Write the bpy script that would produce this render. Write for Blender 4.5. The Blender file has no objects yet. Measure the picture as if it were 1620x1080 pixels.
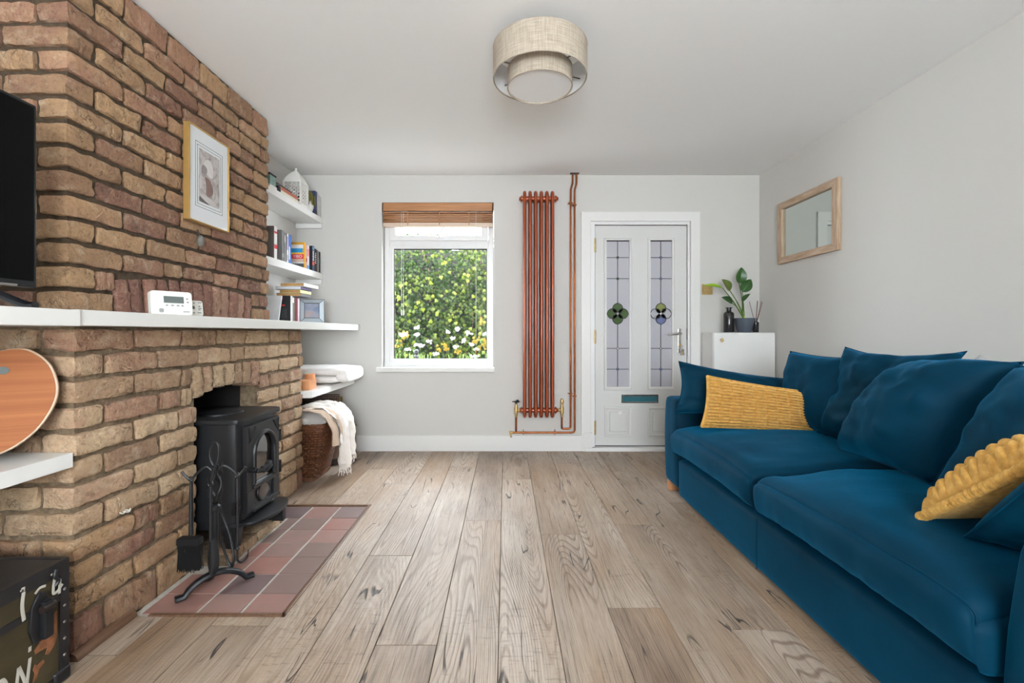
import bpy, bmesh, math, random
from mathutils import Vector, Matrix, noise, Euler

random.seed(7)
SC = bpy.context.scene
COL = SC.collection
PI = math.pi

# ------------------------------------------------------------------ camera
# metres; X right, Y into the room, Z up.  Camera stands at the origin, eye height 1.0625
CAM_Z = 1.0625
cam_d = bpy.data.cameras.new('camera')
cam_d.sensor_width = 36.0
cam_d.lens = 36.0 * 720.0 / 1620.0
cam_d.shift_x = 10.0 / 1620.0
cam_d.shift_y = -14.0 / 1620.0
cam_d.clip_start = 0.05
cam = bpy.data.objects.new('camera', cam_d)
cam.location = (0, 0, CAM_Z)
cam.rotation_euler = (PI / 2, 0, 0)
COL.objects.link(cam)
SC.camera = cam

# ------------------------------------------------------------------ world, sun, fill lights, exposure
w = bpy.data.worlds.new('overcast_sky'); SC.world = w
w.use_nodes = True
bg = w.node_tree.nodes['Background']
bg.inputs[0].default_value = (0.87, 0.945, 1.0, 1)
bg.inputs[1].default_value = 18.0

sun_d = bpy.data.lights.new('sun', 'SUN'); sun_d.energy = 10.0; sun_d.angle = math.radians(8)
sun_d.color = (1.0, 0.96, 0.88)
sun = bpy.data.objects.new('sun', sun_d); COL.objects.link(sun)
sun.rotation_euler = Vector((-0.75, 0.42, -1.0)).to_track_quat('-Z', 'Y').to_euler()

def area(name, loc, target, sx, sy, power, col=(1, 1, 1)):
    d = bpy.data.lights.new(name, 'AREA'); d.shape = 'RECTANGLE'; d.size = sx; d.size_y = sy
    d.energy = power; d.color = col
    o = bpy.data.objects.new(name, d); COL.objects.link(o)
    o.location = loc
    o.rotation_euler = (Vector(target) - Vector(loc)).to_track_quat('-Z', 'Y').to_euler()
    return o
# fill light added at a made-up opening in the wall behind the camera
area('rear_fill_light', (0.10, -2.12, 1.5), (0.10, 0, 1.3), 1.5, 1.15, 10, (0.90, 0.96, 1.0))
# second added fill light, aimed upwards to brighten the ceiling
area('ceiling_fill_light', (0.10, -2.05, 1.0), (0.10, -1.7, 2.4), 1.5, 0.5, 48, (0.90, 0.96, 1.0))

# portal: tells the renderer where the sky's light enters the room (adds no light of its own)
pt = area('window_portal', (-0.61, 4.36, 1.49), (-0.61, 0, 1.49), 1.0, 1.5, 1)
pt.data.cycles.is_portal = True
SC.view_settings.view_transform = 'Standard'
SC.view_settings.look = 'None'
SC.view_settings.gamma = 1.0
SC.view_settings.use_curve_mapping = False
SC.view_settings.exposure = 0.62
SC.cycles.max_bounces = 10
SC.cycles.diffuse_bounces = 6
SC.cycles.glossy_bounces = 4
SC.cycles.transmission_bounces = 6
SC.cycles.transparent_max_bounces = 8
SC.cycles.sample_clamp_indirect = 6.0

# ------------------------------------------------------------------ colour and material helpers
def lin(c):
    c = c / 255.0
    return c / 12.92 if c <= 0.04045 else ((c + 0.055) / 1.055) ** 2.4
def rgb(r, g, b): return (lin(r), lin(g), lin(b), 1.0)

class NT:
    """small node-tree writer"""
    def __init__(s, name):
        s.m = bpy.data.materials.new(name); s.m.use_nodes = True
        s.t = s.m.node_tree; s.n = s.t.nodes
        s.b = s.n['Principled BSDF']; s.out = s.n['Material Output']
    def add(s, typ, **kw):
        nd = s.n.new(typ)
        for k, v in kw.items():
            if k.startswith('_'): setattr(nd, k[1:], v)
            else:
                i = nd.inputs[k.replace('__', ' ')] if not k.startswith('i') or not k[1:].isdigit() else nd.inputs[int(k[1:])]
                s.put(i, v)
        return nd
    def put(s, inp, v):
        if isinstance(v, bpy.types.NodeSocket): s.t.links.new(v, inp)
        else: inp.default_value = v
    def coord(s, scale=(1, 1, 1), rand=0.0, kind='Object', rot=(0, 0, 0)):
        tc = s.add('ShaderNodeTexCoord')
        v = tc.outputs[kind]
        if rand:
            oi = s.add('ShaderNodeObjectInfo')
            cm = s.add('ShaderNodeCombineXYZ')
            for k, f in enumerate((1.0, 1.7, 2.3)):
                mm = s.math('MULTIPLY', oi.outputs['Random'], rand * f)
                s.put(cm.inputs[k], mm)
            va = s.add('ShaderNodeVectorMath', _operation='ADD', i0=v, i1=cm.outputs[0]); v = va.outputs[0]
        mp = s.add('ShaderNodeMapping')
        s.put(mp.inputs['Vector'], v)
        mp.inputs['Scale'].default_value = scale; mp.inputs['Rotation'].default_value = rot
        return mp.outputs[0]
    def noise(s, vec, scale, detail=3, rough=0.55, dist=0.0):
        nd = s.add('ShaderNodeTexNoise', Vector=vec, Scale=scale, Detail=detail, Roughness=rough, Distortion=dist)
        return nd.outputs[0]
    def math(s, op, a, b=None, c=None):
        nd = s.add('ShaderNodeMath', _operation=op); s.put(nd.inputs[0], a)
        if b is not None: s.put(nd.inputs[1], b)
        if c is not None: s.put(nd.inputs[2], c)
        return nd.outputs[0]
    def ramp(s, fac, stops, interp='LINEAR'):
        nd = s.add('ShaderNodeValToRGB'); s.put(nd.inputs[0], fac)
        cr = nd.color_ramp; cr.interpolation = interp
        while len(cr.elements) > 1: cr.elements.remove(cr.elements[-1])
        for i, (p, c) in enumerate(stops):
            e = cr.elements[0] if i == 0 else cr.elements.new(p)
            e.position = p
            e.color = c if len(c) == 4 else (*c, 1)
        return nd.outputs[0]
    def mix(s, fac, a, b, mode='MIX'):
        nd = s.add('ShaderNodeMix', _data_type='RGBA', _blend_type=mode)
        s.put(nd.inputs[0], fac); s.put(nd.inputs[6], a); s.put(nd.inputs[7], b)
        return nd.outputs[2]
    def bump(s, h, strength=0.3, dist=0.005, prev=None):
        nd = s.add('ShaderNodeBump', Strength=strength, Distance=dist, Height=h)
        if prev is not None: s.put(nd.inputs['Normal'], prev)
        return nd.outputs[0]
    def set(s, **kw):
        for k, v in kw.items(): s.put(s.b.inputs[k.replace('__', ' ')], v)
        return s.m

def G(v): return (v, v, v, 1)

def plain(name, col, rough=0.5, metal=0.0, var=0.0, vscale=8.0, bump=0.0, bscale=60.0, bdist=0.003, **kw):
    t = NT(name)
    c = col
    vec = t.coord()
    if var:
        n = t.noise(vec, vscale, 4)
        d = tuple(max(0, x * (1 - var)) for x in col[:3]) + (1,)
        l = tuple(min(1, x * (1 + var)) for x in col[:3]) + (1,)
        c = t.ramp(n, [(0.3, d), (0.7, l)])
    t.set(Base__Color=c, Roughness=rough, Metallic=metal)
    if bump:
        t.set(Normal=t.bump(t.noise(vec, bscale, 3), bump, bdist))
    for k, v in kw.items(): t.put(t.b.inputs[k.replace('__', ' ')], v)
    return t.m

# ------------------------------------------------------------------ mesh helpers
class MB:
    def __init__(s): s.v = []; s.f = []
    def add(s, vs, fs):
        k = len(s.v); s.v += [Vector(p) for p in vs]; s.f += [tuple(i + k for i in f) for f in fs]; return s
    def box(s, x0, x1, y0, y1, z0, z1):
        return s.add([(x0,y0,z0),(x1,y0,z0),(x1,y1,z0),(x0,y1,z0),(x0,y0,z1),(x1,y0,z1),(x1,y1,z1),(x0,y1,z1)],
                     [(0,3,2,1),(4,5,6,7),(0,1,5,4),(1,2,6,5),(2,3,7,6),(3,0,4,7)])
    def obox(s, c, size, M):
        k = len(s.v); a, b, d = (q / 2 for q in size)
        s.box(-a, a, -b, b, -d, d)
        for i in range(k, len(s.v)): s.v[i] = M @ s.v[i] + Vector(c)
        return s
    def prism(s, poly, axis, a0, a1):
        n = len(poly)
        def P(p, a): return {'x': (a, p[0], p[1]), 'y': (p[0], a, p[1]), 'z': (p[0], p[1], a)}[axis]
        vs = [P(p, a0) for p in poly] + [P(p, a1) for p in poly]
        fs = [tuple(range(n))[::-1], tuple(range(n, 2 * n))] + [(i, (i + 1) % n, n + (i + 1) % n, n + i) for i in range(n)]
        return s.add(vs, fs)
    def ring(s, inner, outer, axis, a0, a1):
        """extruded closed band between two matching outlines"""
        n = len(inner)
        def P(p, a): return {'x': (a, p[0], p[1]), 'y': (p[0], a, p[1]), 'z': (p[0], p[1], a)}[axis]
        vs = [P(p, a0) for p in inner] + [P(p, a0) for p in outer] + [P(p, a1) for p in inner] + [P(p, a1) for p in outer]
        fs = []
        for i in range(n):
            j = (i + 1) % n
            fs += [(i, j, n + j, n + i), (2*n + i, 3*n + i, 3*n + j, 2*n + j), (i, 2*n + i, 2*n + j, j), (n + i, n + j, 3*n + j, 3*n + i)]
        return s.add(vs, fs)
    def tube(s, pts, r, n=8, closed=False, caps=True, sx=1.0):
        pts = [Vector(p) for p in pts]; m = len(pts)
        rs = r if isinstance(r, (list, tuple)) else [r] * m
        k = len(s.v); up = None; rings = []
        for i, p in enumerate(pts):
            if closed: d = pts[(i + 1) % m] - pts[i - 1]
            else: d = pts[min(i + 1, m - 1)] - pts[max(i - 1, 0)]
            if d.length < 1e-9: d = Vector((0, 0, 1))
            d.normalize()
            if up is None: up = Vector((0, 0, 1)) if abs(d.z) < 0.9 else Vector((1, 0, 0))
            a = d.cross(up)
            if a.length < 1e-6: a = d.cross(Vector((0.3, 0.9, 0.1)))
            a.normalize(); b = a.cross(d).normalized(); up = b
            for q in range(n):
                t = 2 * PI * q / n
                s.v.append(p + a * (math.cos(t) * rs[i] * sx) + b * (math.sin(t) * rs[i]))
        for i in range(m if closed else m - 1):
            for q in range(n):
                i2 = (i + 1) % m; q2 = (q + 1) % n
                s.f.append((k + i*n + q, k + i*n + q2, k + i2*n + q2, k + i2*n + q))
        if caps and not closed:
            s.f.append(tuple(k + q for q in range(n))[::-1]); s.f.append(tuple(k + (m-1)*n + q for q in range(n)))
        return s
    def cyl(s, p0, p1, r0, r1=None, n=20): return s.tube([p0, p1], [r0, r0 if r1 is None else r1], n)
    def lathe(s, prof, c=(0, 0, 0), n=28, axis='z', closed=False, sx=1, sy=1):
        k = len(s.v); m = len(prof); c = Vector(c)
        for (r, z) in prof:
            for q in range(n):
                t = 2 * PI * q / n; a, b = math.cos(t) * r * sx, math.sin(t) * r * sy
                s.v.append(c + Vector({'z': (a, b, z), 'x': (z, a, b), 'y': (b, z, a)}[axis]))
        for i in range(m if closed else m - 1):
            for q in range(n):
                q2 = (q + 1) % n; i2 = (i + 1) % m
                s.f.append((k + i*n + q, k + i*n + q2, k + i2*n + q2, k + i2*n + q))
        if not closed:
            if prof[0][0] > 1e-6: s.f.append(tuple(k + q for q in range(n))[::-1])
            if prof[-1][0] > 1e-6: s.f.append(tuple(k + (m-1)*n + q for q in range(n)))
        return s
    def ball(s, c, r, nu=14, nv=8):
        rx, ry, rz = r if isinstance(r, (tuple, list)) else (r, r, r)
        k = len(s.v); c = Vector(c)
        for j in range(nv + 1):
            t = PI * j / nv
            for i in range(nu):
                p = 2 * PI * i / nu
                s.v.append(c + Vector((rx*math.sin(t)*math.cos(p), ry*math.sin(t)*math.sin(p), -rz*math.cos(t))))
        for j in range(nv):
            for i in range(nu):
                i2 = (i + 1) % nu
                s.f.append((k + j*nu + i, k + j*nu + i2, k + (j+1)*nu + i2, k + (j+1)*nu + i))
        return s
    def grid(s, fn, nu, nv, closeu=False):
        k = len(s.v)
        cu = nu if closeu else nu + 1
        for j in range(nv + 1):
            for i in range(cu): s.v.append(Vector(fn(i / nu, j / nv)))
        for j in range(nv):
            for i in range(nu):
                i2 = (i + 1) % cu
                s.f.append((k + j*cu + i, k + j*cu + i2, k + (j+1)*cu + i2, k + (j+1)*cu + i))
        return s
    def xf(s, M, start=0):
        for i in range(start, len(s.v)): s.v[i] = M @ s.v[i]
        return s

WO = {}   # world origin of every object built

def thing(name, label, cat, loc, group=None):
    o = bpy.data.objects.new(name, None); COL.objects.link(o)
    o.empty_display_size = 0.05
    o.location = loc; WO[o.name] = Vector(loc)
    return tag(o, label, cat, group)
def tag(o, label, cat, group=None, kind=None):
    o['label'] = label; o['category'] = cat
    if group: o['group'] = group
    if kind: o['kind'] = kind
    return o

def to_mesh(name, mb, smooth=True, bevel=0.0, seg=2, angle=38, merge=0.0):
    me = bpy.data.meshes.new(name)
    bm = bmesh.new()
    vs = [bm.verts.new(v) for v in mb.v]
    for f in mb.f:
        try: bm.faces.new([vs[i] for i in f])
        except ValueError: pass
    if merge: bmesh.ops.remove_doubles(bm, verts=bm.verts, dist=merge)
    bmesh.ops.recalc_face_normals(bm, faces=bm.faces)
    if bevel:
        bm.normal_update()
        es = [e for e in bm.edges if len(e.link_faces) == 2 and e.calc_face_angle(0) > math.radians(30)]
        bmesh.ops.bevel(bm, geom=es, offset=bevel, segments=seg, affect='EDGES', profile=0.5, clamp_overlap=True)
    bm.to_mesh(me); bm.free()
    if smooth:
        me.polygons.foreach_set('use_smooth', [True] * len(me.polygons))
        me.set_sharp_from_angle(angle=math.radians(angle))
    return me

def build(mb, name, mat, parent=None, origin=None, smooth=True, bevel=0.0, seg=2, angle=38, merge=0.0, label=None, kind=None):
    """world-coordinate MB -> one mesh object with a sensible origin"""
    lo = Vector([min(v[i] for v in mb.v) for i in range(3)]); hi = Vector([max(v[i] for v in mb.v) for i in range(3)])
    if origin is None:
        origin = (lo + hi) / 2
        if parent is None: origin.z = lo.z
    origin = Vector(origin)
    m2 = MB(); m2.v = [v - origin for v in mb.v]; m2.f = mb.f
    me = to_mesh(name, m2, smooth, bevel, seg, angle, merge)
    me.materials.append(mat)
    o = link(name, me, origin, parent, label, kind)
    if bevel and smooth:
        wn = o.modifiers.new('even_shading', 'WEIGHTED_NORMAL'); wn.keep_sharp = True
    return o

def link(name, me, origin, parent=None, label=None, kind=None, rot=None, scale=None):
    o = bpy.data.objects.new(name, me); COL.objects.link(o)
    WO[o.name] = Vector(origin)
    if parent is not None:
        o.parent = parent; o.location = Vector(origin) - WO[parent.name]
    else: o.location = origin
    if rot is not None: o.rotation_euler = rot
    if scale is not None: o.scale = scale
    if label: o['label'] = label
    if kind: o['kind'] = kind
    return o

def text_mb(txt, size, M, depth=0.0005):
    """flat lettering; local x along the line, y up; M places it"""
    cu = bpy.data.curves.new('lettering', 'FONT'); cu.body = txt; cu.size = size; cu.extrude = depth
    cu.align_x = 'CENTER'; cu.align_y = 'CENTER'
    ob = bpy.data.objects.new('lettering', cu); COL.objects.link(ob)
    dg = bpy.context.evaluated_depsgraph_get()
    ev = ob.evaluated_get(dg); me = ev.to_mesh()
    mb = MB(); mb.add([M @ v.co for v in me.vertices], [tuple(p.vertices) for p in me.polygons])
    ev.to_mesh_clear()
    bpy.data.objects.remove(ob); bpy.data.curves.remove(cu)
    return mb

def frame_M(o, ax, ay):
    ax = Vector(ax).normalized(); ay = Vector(ay).normalized(); az = ax.cross(ay)
    M = Matrix((ax, ay, az)).transposed().to_4x4(); M.translation = Vector(o)
    return M
def arc(c, r, a0, a1, n, plane='xz'):
    out = []
    for i in range(n + 1):
        t = a0 + (a1 - a0) * i / n; p, q = r * math.cos(t), r * math.sin(t)
        out.append({'xz': (c[0]+p, c[1], c[2]+q), 'yz': (c[0], c[1]+p, c[2]+q), 'xy': (c[0]+p, c[1]+q, c[2])}[plane])
    return out
def smoothpath(pts, n=6):
    """Catmull-Rom through the points"""
    P = [Vector(p) for p in pts]; out = []
    for i in range(len(P) - 1):
        a = P[max(i-1, 0)]; b = P[i]; c = P[i+1]; d = P[min(i+2, len(P)-1)]
        for k in range(n):
            t = k / n
            out.append(0.5 * ((2*b) + (c-a)*t + (2*a-5*b+4*c-d)*t*t + (3*b-a-3*c+d)*t*t*t))
    out.append(P[-1]); return out
# ------------------------------------------------------------------ materials
M = {}
M['wall'] = plain('wall_paint', rgb(208, 206, 202), 0.75, bump=0.04, bscale=90)
M['ceiling'] = plain('ceiling_paint', rgb(246, 246, 246), 0.8, bump=0.04, bscale=50)
M['gloss_white'] = plain('white_gloss_paint', rgb(232, 231, 229), 0.32)
M['upvc'] = plain('white_upvc', rgb(236, 236, 236), 0.28)
M['door'] = plain('white_door_skin', rgb(214, 214, 212), 0.38, bump=0.03, bscale=200)
M['shelf'] = plain('white_shelf_paint', rgb(236, 236, 234), 0.3)
M['soot'] = plain('sooty_brick', rgb(30, 27, 25), 0.95, var=0.3, vscale=14, bump=0.5, bscale=30)
M['gasket'] = plain('black_rubber', rgb(22, 22, 24), 0.6)
M['brass'] = plain('aged_brass', rgb(196, 168, 114), 0.42, 0.8, var=0.15, vscale=40)
M['steel'] = plain('satin_steel', rgb(190, 186, 180), 0.25, 1.0)
M['chrome'] = plain('polished_chrome', rgb(205, 210, 214), 0.08, 1.0)
M['rad'] = plain('copper_radiator_paint', rgb(154, 70, 34), 0.32, 0.35, var=0.06, vscale=6, Coat__Weight=0.3)
M['copper'] = plain('aged_copper_pipe', rgb(158, 92, 52), 0.32, 0.85, var=0.35, vscale=14)
M['iron'] = plain('black_iron', rgb(34, 35, 38), 0.42, 0.35, bump=0.12, bscale=260, bdist=0.001)
M['stove'] = plain('stove_black_paint', rgb(33, 34, 37), 0.42, 0.2, bump=0.10, bscale=320, bdist=0.001)
M['tvblack'] = plain('black_tv_plastic', rgb(20, 22, 26), 0.25)
M['screen'] = plain('tv_screen_glass', rgb(4, 4, 5), 0.2, Specular__IOR__Level=0.12)
M['paper'] = plain('page_paper', rgb(222, 208, 180), 0.8)
M['tan_paper'] = plain('old_page_paper', rgb(190, 146, 92), 0.8, var=0.15, vscale=60)
M['mat_board'] = plain('white_mount_board', rgb(232, 236, 240), 0.7)
M['gold'] = plain('gold_frame_paint', rgb(190, 154, 92), 0.35, 0.5, var=0.1)
M['slate_pot'] = plain('slate_blue_pot', rgb(74, 82, 94), 0.55)
M['blackglass'] = plain('black_glass_bottle', rgb(30, 30, 33), 0.14)
M['reed'] = plain('brown_reed', rgb(112, 70, 52), 0.7)
M['thermo'] = plain('thermostat_plastic', rgb(232, 232, 226), 0.4)
M['lcd'] = plain('grey_lcd', rgb(98, 106, 104), 0.2)
M['lcdframe'] = plain('grey_print', rgb(150, 152, 150), 0.5)
M['stone'] = plain('grey_pebble', rgb(108, 106, 100), 0.6, var=0.2, vscale=60)
M['soil'] = plain('dark_soil', rgb(50, 40, 32), 0.9)
M['string'] = plain('white_cord', rgb(225, 222, 214), 0.7)
M['throw'] = plain('white_throw_fabric', rgb(236, 230, 224), 0.9, bump=0.6, bscale=130, bdist=0.006, Sheen__Weight=0.3)
M['throw_back'] = plain('beige_throw_lining', rgb(206, 184, 164), 0.9, bump=0.3, bscale=200)
M['towel'] = plain('white_blanket_fabric', rgb(232, 230, 228), 0.9, bump=0.6, bscale=180, bdist=0.004)
M['pouffe'] = plain('brown_pouffe_fabric', rgb(112, 92, 78), 0.85, bump=0.2, bscale=120)
M['orange'] = plain('orange_card', rgb(208, 146, 100), 0.6)
M['wickerdark'] = plain('dark_wicker', rgb(52, 32, 22), 0.55, var=0.4, vscale=90)
M['wicker'] = plain('brown_wicker', rgb(98, 58, 34), 0.5, var=0.5, vscale=70)
M['leather'] = plain('dark_leather', rgb(38, 26, 22), 0.5)
M['grey_fabric'] = plain('grey_cushion_fabric', rgb(176, 176, 176), 0.9, bump=0.2, bscale=300)
M['tray_cushion'] = plain('charcoal_tray_cushion', rgb(44, 50, 58), 0.85, bump=0.2, bscale=200)
M['mirror'] = plain('mirror_glass', rgb(205, 212, 208), 0.015, 1.0)
M['footwood'] = plain('oak_foot', rgb(176, 122, 82), 0.5)
M['white_enamel'] = plain('white_enamel', rgb(232, 230, 226), 0.45)
M['green_tin'] = plain('green_tin', rgb(110, 138, 130), 0.4, var=0.3, vscale=40)
M['lampmetal'] = plain('lamp_dark_metal', rgb(110, 104, 98), 0.35, 0.8)
M['diffuser'] = plain('white_lamp_diffuser', rgb(246, 246, 246), 0.5, Transmission__Weight=0.0)
M['ground'] = plain('grey_garden_paving', rgb(196, 194, 192), 0.85, var=0.15, vscale=3)
M['outwall'] = plain('lilac_grey_render', rgb(150, 146, 152), 0.9, var=0.15, vscale=4, bump=0.3, bscale=40)
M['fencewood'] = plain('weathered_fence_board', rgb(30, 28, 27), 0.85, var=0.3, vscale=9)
M['petal'] = plain('white_petals', rgb(140, 140, 138), 0.7)
M['stemgreen'] = plain('green_stem', rgb(84, 116, 46), 0.6)
M['bark'] = plain('vine_bark', rgb(86, 70, 58), 0.85, var=0.3, vscale=40)
M['reveal'] = M['gloss_white']
M['dustgrout'] = plain('grey_grout', rgb(178, 174, 166), 0.9, var=0.12, vscale=30, bump=0.3, bscale=120)
M['plywood'] = plain('bare_chipped_wood', rgb(132, 84, 54), 0.8, var=0.3, vscale=50)
M['paintwhite'] = plain('white_brush_paint', rgb(190, 186, 176), 0.7)
M['trunk_green'] = plain('olive_trunk_paint', rgb(62, 54, 34), 0.55, var=0.35, vscale=12, bump=0.12, bscale=150)
M['trunk_black'] = plain('black_trunk_paint', rgb(30, 30, 33), 0.4, var=0.3, vscale=20, bump=0.1, bscale=120)

def leafmat(name, a, b, rough=0.45, trans=0.35, scale=6.0):
    t = NT(name)
    oi = t.add('ShaderNodeObjectInfo')
    n = t.noise(t.coord(rand=9.0), scale, 3)
    f = t.math('ADD', n, t.math('MULTIPLY', t.math('SUBTRACT', oi.outputs['Random'], 0.5), 0.5))
    c = t.ramp(f, [(0.25, a), (0.75, b)])
    t.set(Base__Color=c, Roughness=rough, Specular__IOR__Level=0.18 if trans >= 0.25 else 0.4)
    tr = t.add('ShaderNodeBsdfTranslucent', Color=c)
    mx = t.add('ShaderNodeMixShader', i0=trans, i1=t.b.outputs[0], i2=tr.outputs[0])
    t.put(t.out.inputs[0], mx.outputs[0])
    return t.m
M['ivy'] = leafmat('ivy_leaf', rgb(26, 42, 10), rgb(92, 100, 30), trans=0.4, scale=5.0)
M['ivydark'] = leafmat('shaded_ivy_leaf', rgb(10, 24, 4), rgb(40, 60, 12), trans=0.25)  # darker copy of the ivy colour, shade among inner leaves painted in
M['shrub'] = leafmat('shrub_leaf', rgb(32, 50, 19), rgb(74, 88, 38), trans=0.3, scale=7)
M['autumn'] = leafmat('yellow_leaf', rgb(88, 72, 19), rgb(112, 94, 32), trans=0.4)
M['leafdark'] = leafmat('dark_houseplant_leaf', rgb(28, 62, 28), rgb(54, 96, 44), rough=0.3, trans=0.12)
M['leafolive'] = leafmat('olive_houseplant_leaf', rgb(84, 102, 46), rgb(116, 132, 62), rough=0.35, trans=0.2)
M['leaflime'] = leafmat('lime_houseplant_leaf', rgb(136, 182, 40), rgb(178, 214, 66), rough=0.35, trans=0.24)
M['trail'] = leafmat('olive_trailing_leaf', rgb(54, 56, 26), rgb(110, 106, 50), trans=0.15)

def glassmat(name, tint=(1, 1, 1, 1), gloss=0.06, rough=0.0):
    t = NT(name)
    tr = t.add('ShaderNodeBsdfTransparent', Color=tint)
    gl = t.add('ShaderNodeBsdfGlossy', Color=(1, 1, 1, 1), Roughness=rough)
    fr = t.add('ShaderNodeFresnel', IOR=1.09); ge = t.add('ShaderNodeNewGeometry')
    fac = t.math('MULTIPLY', fr.outputs[0], t.math('SUBTRACT', 1.0, ge.outputs['Backfacing']))
    mx = t.add('ShaderNodeMixShader', i0=fac, i1=tr.outputs[0], i2=gl.outputs[0])
    t.put(t.out.inputs[0], mx.outputs[0]); return t.m
M['glass'] = glassmat('clear_window_glass')
M['picglass'] = glassmat('picture_glass')
M['stoveglass'] = plain('stove_glass', rgb(40, 34, 30), 0.06, Specular__IOR__Level=1.0, Coat__Weight=1.0)

def frosted(name, col, trans=0.55, bscale=140, bs=0.15):
    t = NT(name)
    vec = t.coord()
    bn = t.bump(t.noise(vec, bscale, 2), bs, 0.002)
    t.set(Base__Color=col, Roughness=0.25, Normal=bn)
    tr = t.add('ShaderNodeBsdfTranslucent', Color=col)
    mx = t.add('ShaderNodeMixShader', i0=trans, i1=t.b.outputs[0], i2=tr.outputs[0])
    t.put(t.out.inputs[0], mx.outputs[0]); return t.m
M['frost'] = frosted('obscured_lilac_glass', rgb(186, 185, 192), 0.09)
M['greenglass'] = frosted('green_textured_glass', rgb(84, 112, 62), 0.4, 90, 0.6)
M['limeglass'] = frosted('lime_textured_glass', rgb(150, 160, 96), 0.4, 90, 0.6)
M['clearbevel'] = frosted('clear_textured_glass', rgb(222, 222, 228), 0.5, 90, 0.6)
M['blueglass'] = frosted('blue_textured_glass', rgb(128, 138, 184), 0.45, 90, 0.6)
M['lead'] = plain('lead_came', rgb(58, 58, 60), 0.5, 0.3)
M['flapreflection'] = plain('letter_flap_reflection', rgb(62, 118, 132), 0.25, 0.3)  # chrome flap: the blue-green it reflects is put into its base colour

# bricks -----------------------------------------------------------------
def brickmat(name, stops, whit, crack=0.5):
    t = NT(name)
    oi = t.add('ShaderNodeObjectInfo')
    v = t.coord(rand=13.0)
    big = t.noise(v, 9, 4, 0.6)
    fine = t.noise(v, 70, 4, 0.7)
    f = t.math('ADD', t.math('MULTIPLY', oi.outputs['Random'], 0.62), t.math('MULTIPLY', big, 0.46))
    f = t.math('SUBTRACT', f, 0.04)
    c = t.ramp(f, stops)
    # dusting of pale lime and dark pits
    dust = t.ramp(t.noise(v, 16, 5, 0.7), [(0.52, G(0)), (0.72, G(1))])
    c = t.mix(t.math('MULTIPLY', dust, whit), c, rgb(206, 186, 160))
    spk = t.ramp(fine, [(0.28, G(0.5)), (0.42, G(0.94)), (0.70, G(1.14))])
    c = t.mix(1.0, c, spk, 'MULTIPLY')
    vo = t.add('ShaderNodeTexVoronoi', _feature='DISTANCE_TO_EDGE', Scale=11.0)
    t.put(vo.inputs['Vector'], t.add('ShaderNodeVectorMath', _operation='ADD', i0=v, i1=t.add('ShaderNodeVectorMath', _operation='SCALE', i0=t.add('ShaderNodeTexNoise', Vector=v, Scale=14.0, Detail=4.0).outputs[1], Scale=0.22).outputs[0]).outputs[0])
    cr = t.ramp(vo.outputs[0], [(0.0, G(1)), (0.022, G(0))])
    mask = t.ramp(t.noise(v, 6, 2), [(0.57, G(0)), (0.66, G(crack))])
    crk = t.math('MULTIPLY', cr, mask)
    c = t.mix(crk, c, rgb(58, 38, 28))
    ridge = t.math('ABSOLUTE', t.math('SUBTRACT', t.noise(v, 9, 3, 0.55, 0.5), 0.5))
    fold = t.ramp(ridge, [(0.0, G(0)), (0.05, G(0.7)), (0.2, G(1))])
    c = t.mix(t.math('MULTIPLY', t.ramp(ridge, [(0.0, G(1)), (0.014, G(0))]), t.ramp(t.noise(v, 7, 2), [(0.56, G(0)), (0.66, G(0.8))])), c, rgb(70, 48, 36))
    h = t.math('SUBTRACT', t.math('ADD', t.math('MULTIPLY', fine, 0.7), t.math('ADD', t.math('MULTIPLY', t.math('MULTIPLY', fold, t.ramp(t.noise(v, 7, 2), [(0.5, G(0.0)), (0.66, G(1))])), 0.5), t.noise(v, 15, 3, 0.5))), t.math('MULTIPLY', crk, 0.9))
    t.set(Base__Color=c, Roughness=0.85, Normal=t.bump(h, 1.0, 0.015))
    return t.m
M['brick_up'] = brickmat('red_brown_brick', [(0.06, rgb(100, 74, 64)), (0.24, rgb(138, 100, 82)), (0.40, rgb(150, 118, 90)), (0.58, rgb(176, 142, 106)), (0.78, rgb(158, 118, 96)), (0.98, rgb(188, 156, 116))], 0.45)
M['brick_low'] = brickmat('buff_brown_brick', [(0.06, rgb(120, 90, 74)), (0.25, rgb(164, 134, 106)), (0.42, rgb(176, 148, 118)), (0.6, rgb(194, 168, 136)), (0.8, rgb(158, 120, 98)), (0.98, rgb(204, 180, 150))], 0.6)
M['brick_sold'] = brickmat('purple_red_brick', [(0.1, rgb(116, 80, 70)), (0.5, rgb(150, 108, 92)), (0.9, rgb(172, 136, 114))], 0.4)
def mortar(name, a, b):
    t = NT(name); v = t.coord()
    n = t.noise(v, 40, 5, 0.7)
    t.set(Base__Color=t.ramp(n, [(0.3, a), (0.7, b)]), Roughness=0.95, Normal=t.bump(n, 0.8, 0.008)); return t.m
M['mortar_up'] = mortar('dark_mortar', rgb(58, 46, 34), rgb(88, 72, 54))
M['mortar_low'] = mortar('sandy_mortar', rgb(88, 73, 57), rgb(140, 121, 97))

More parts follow.
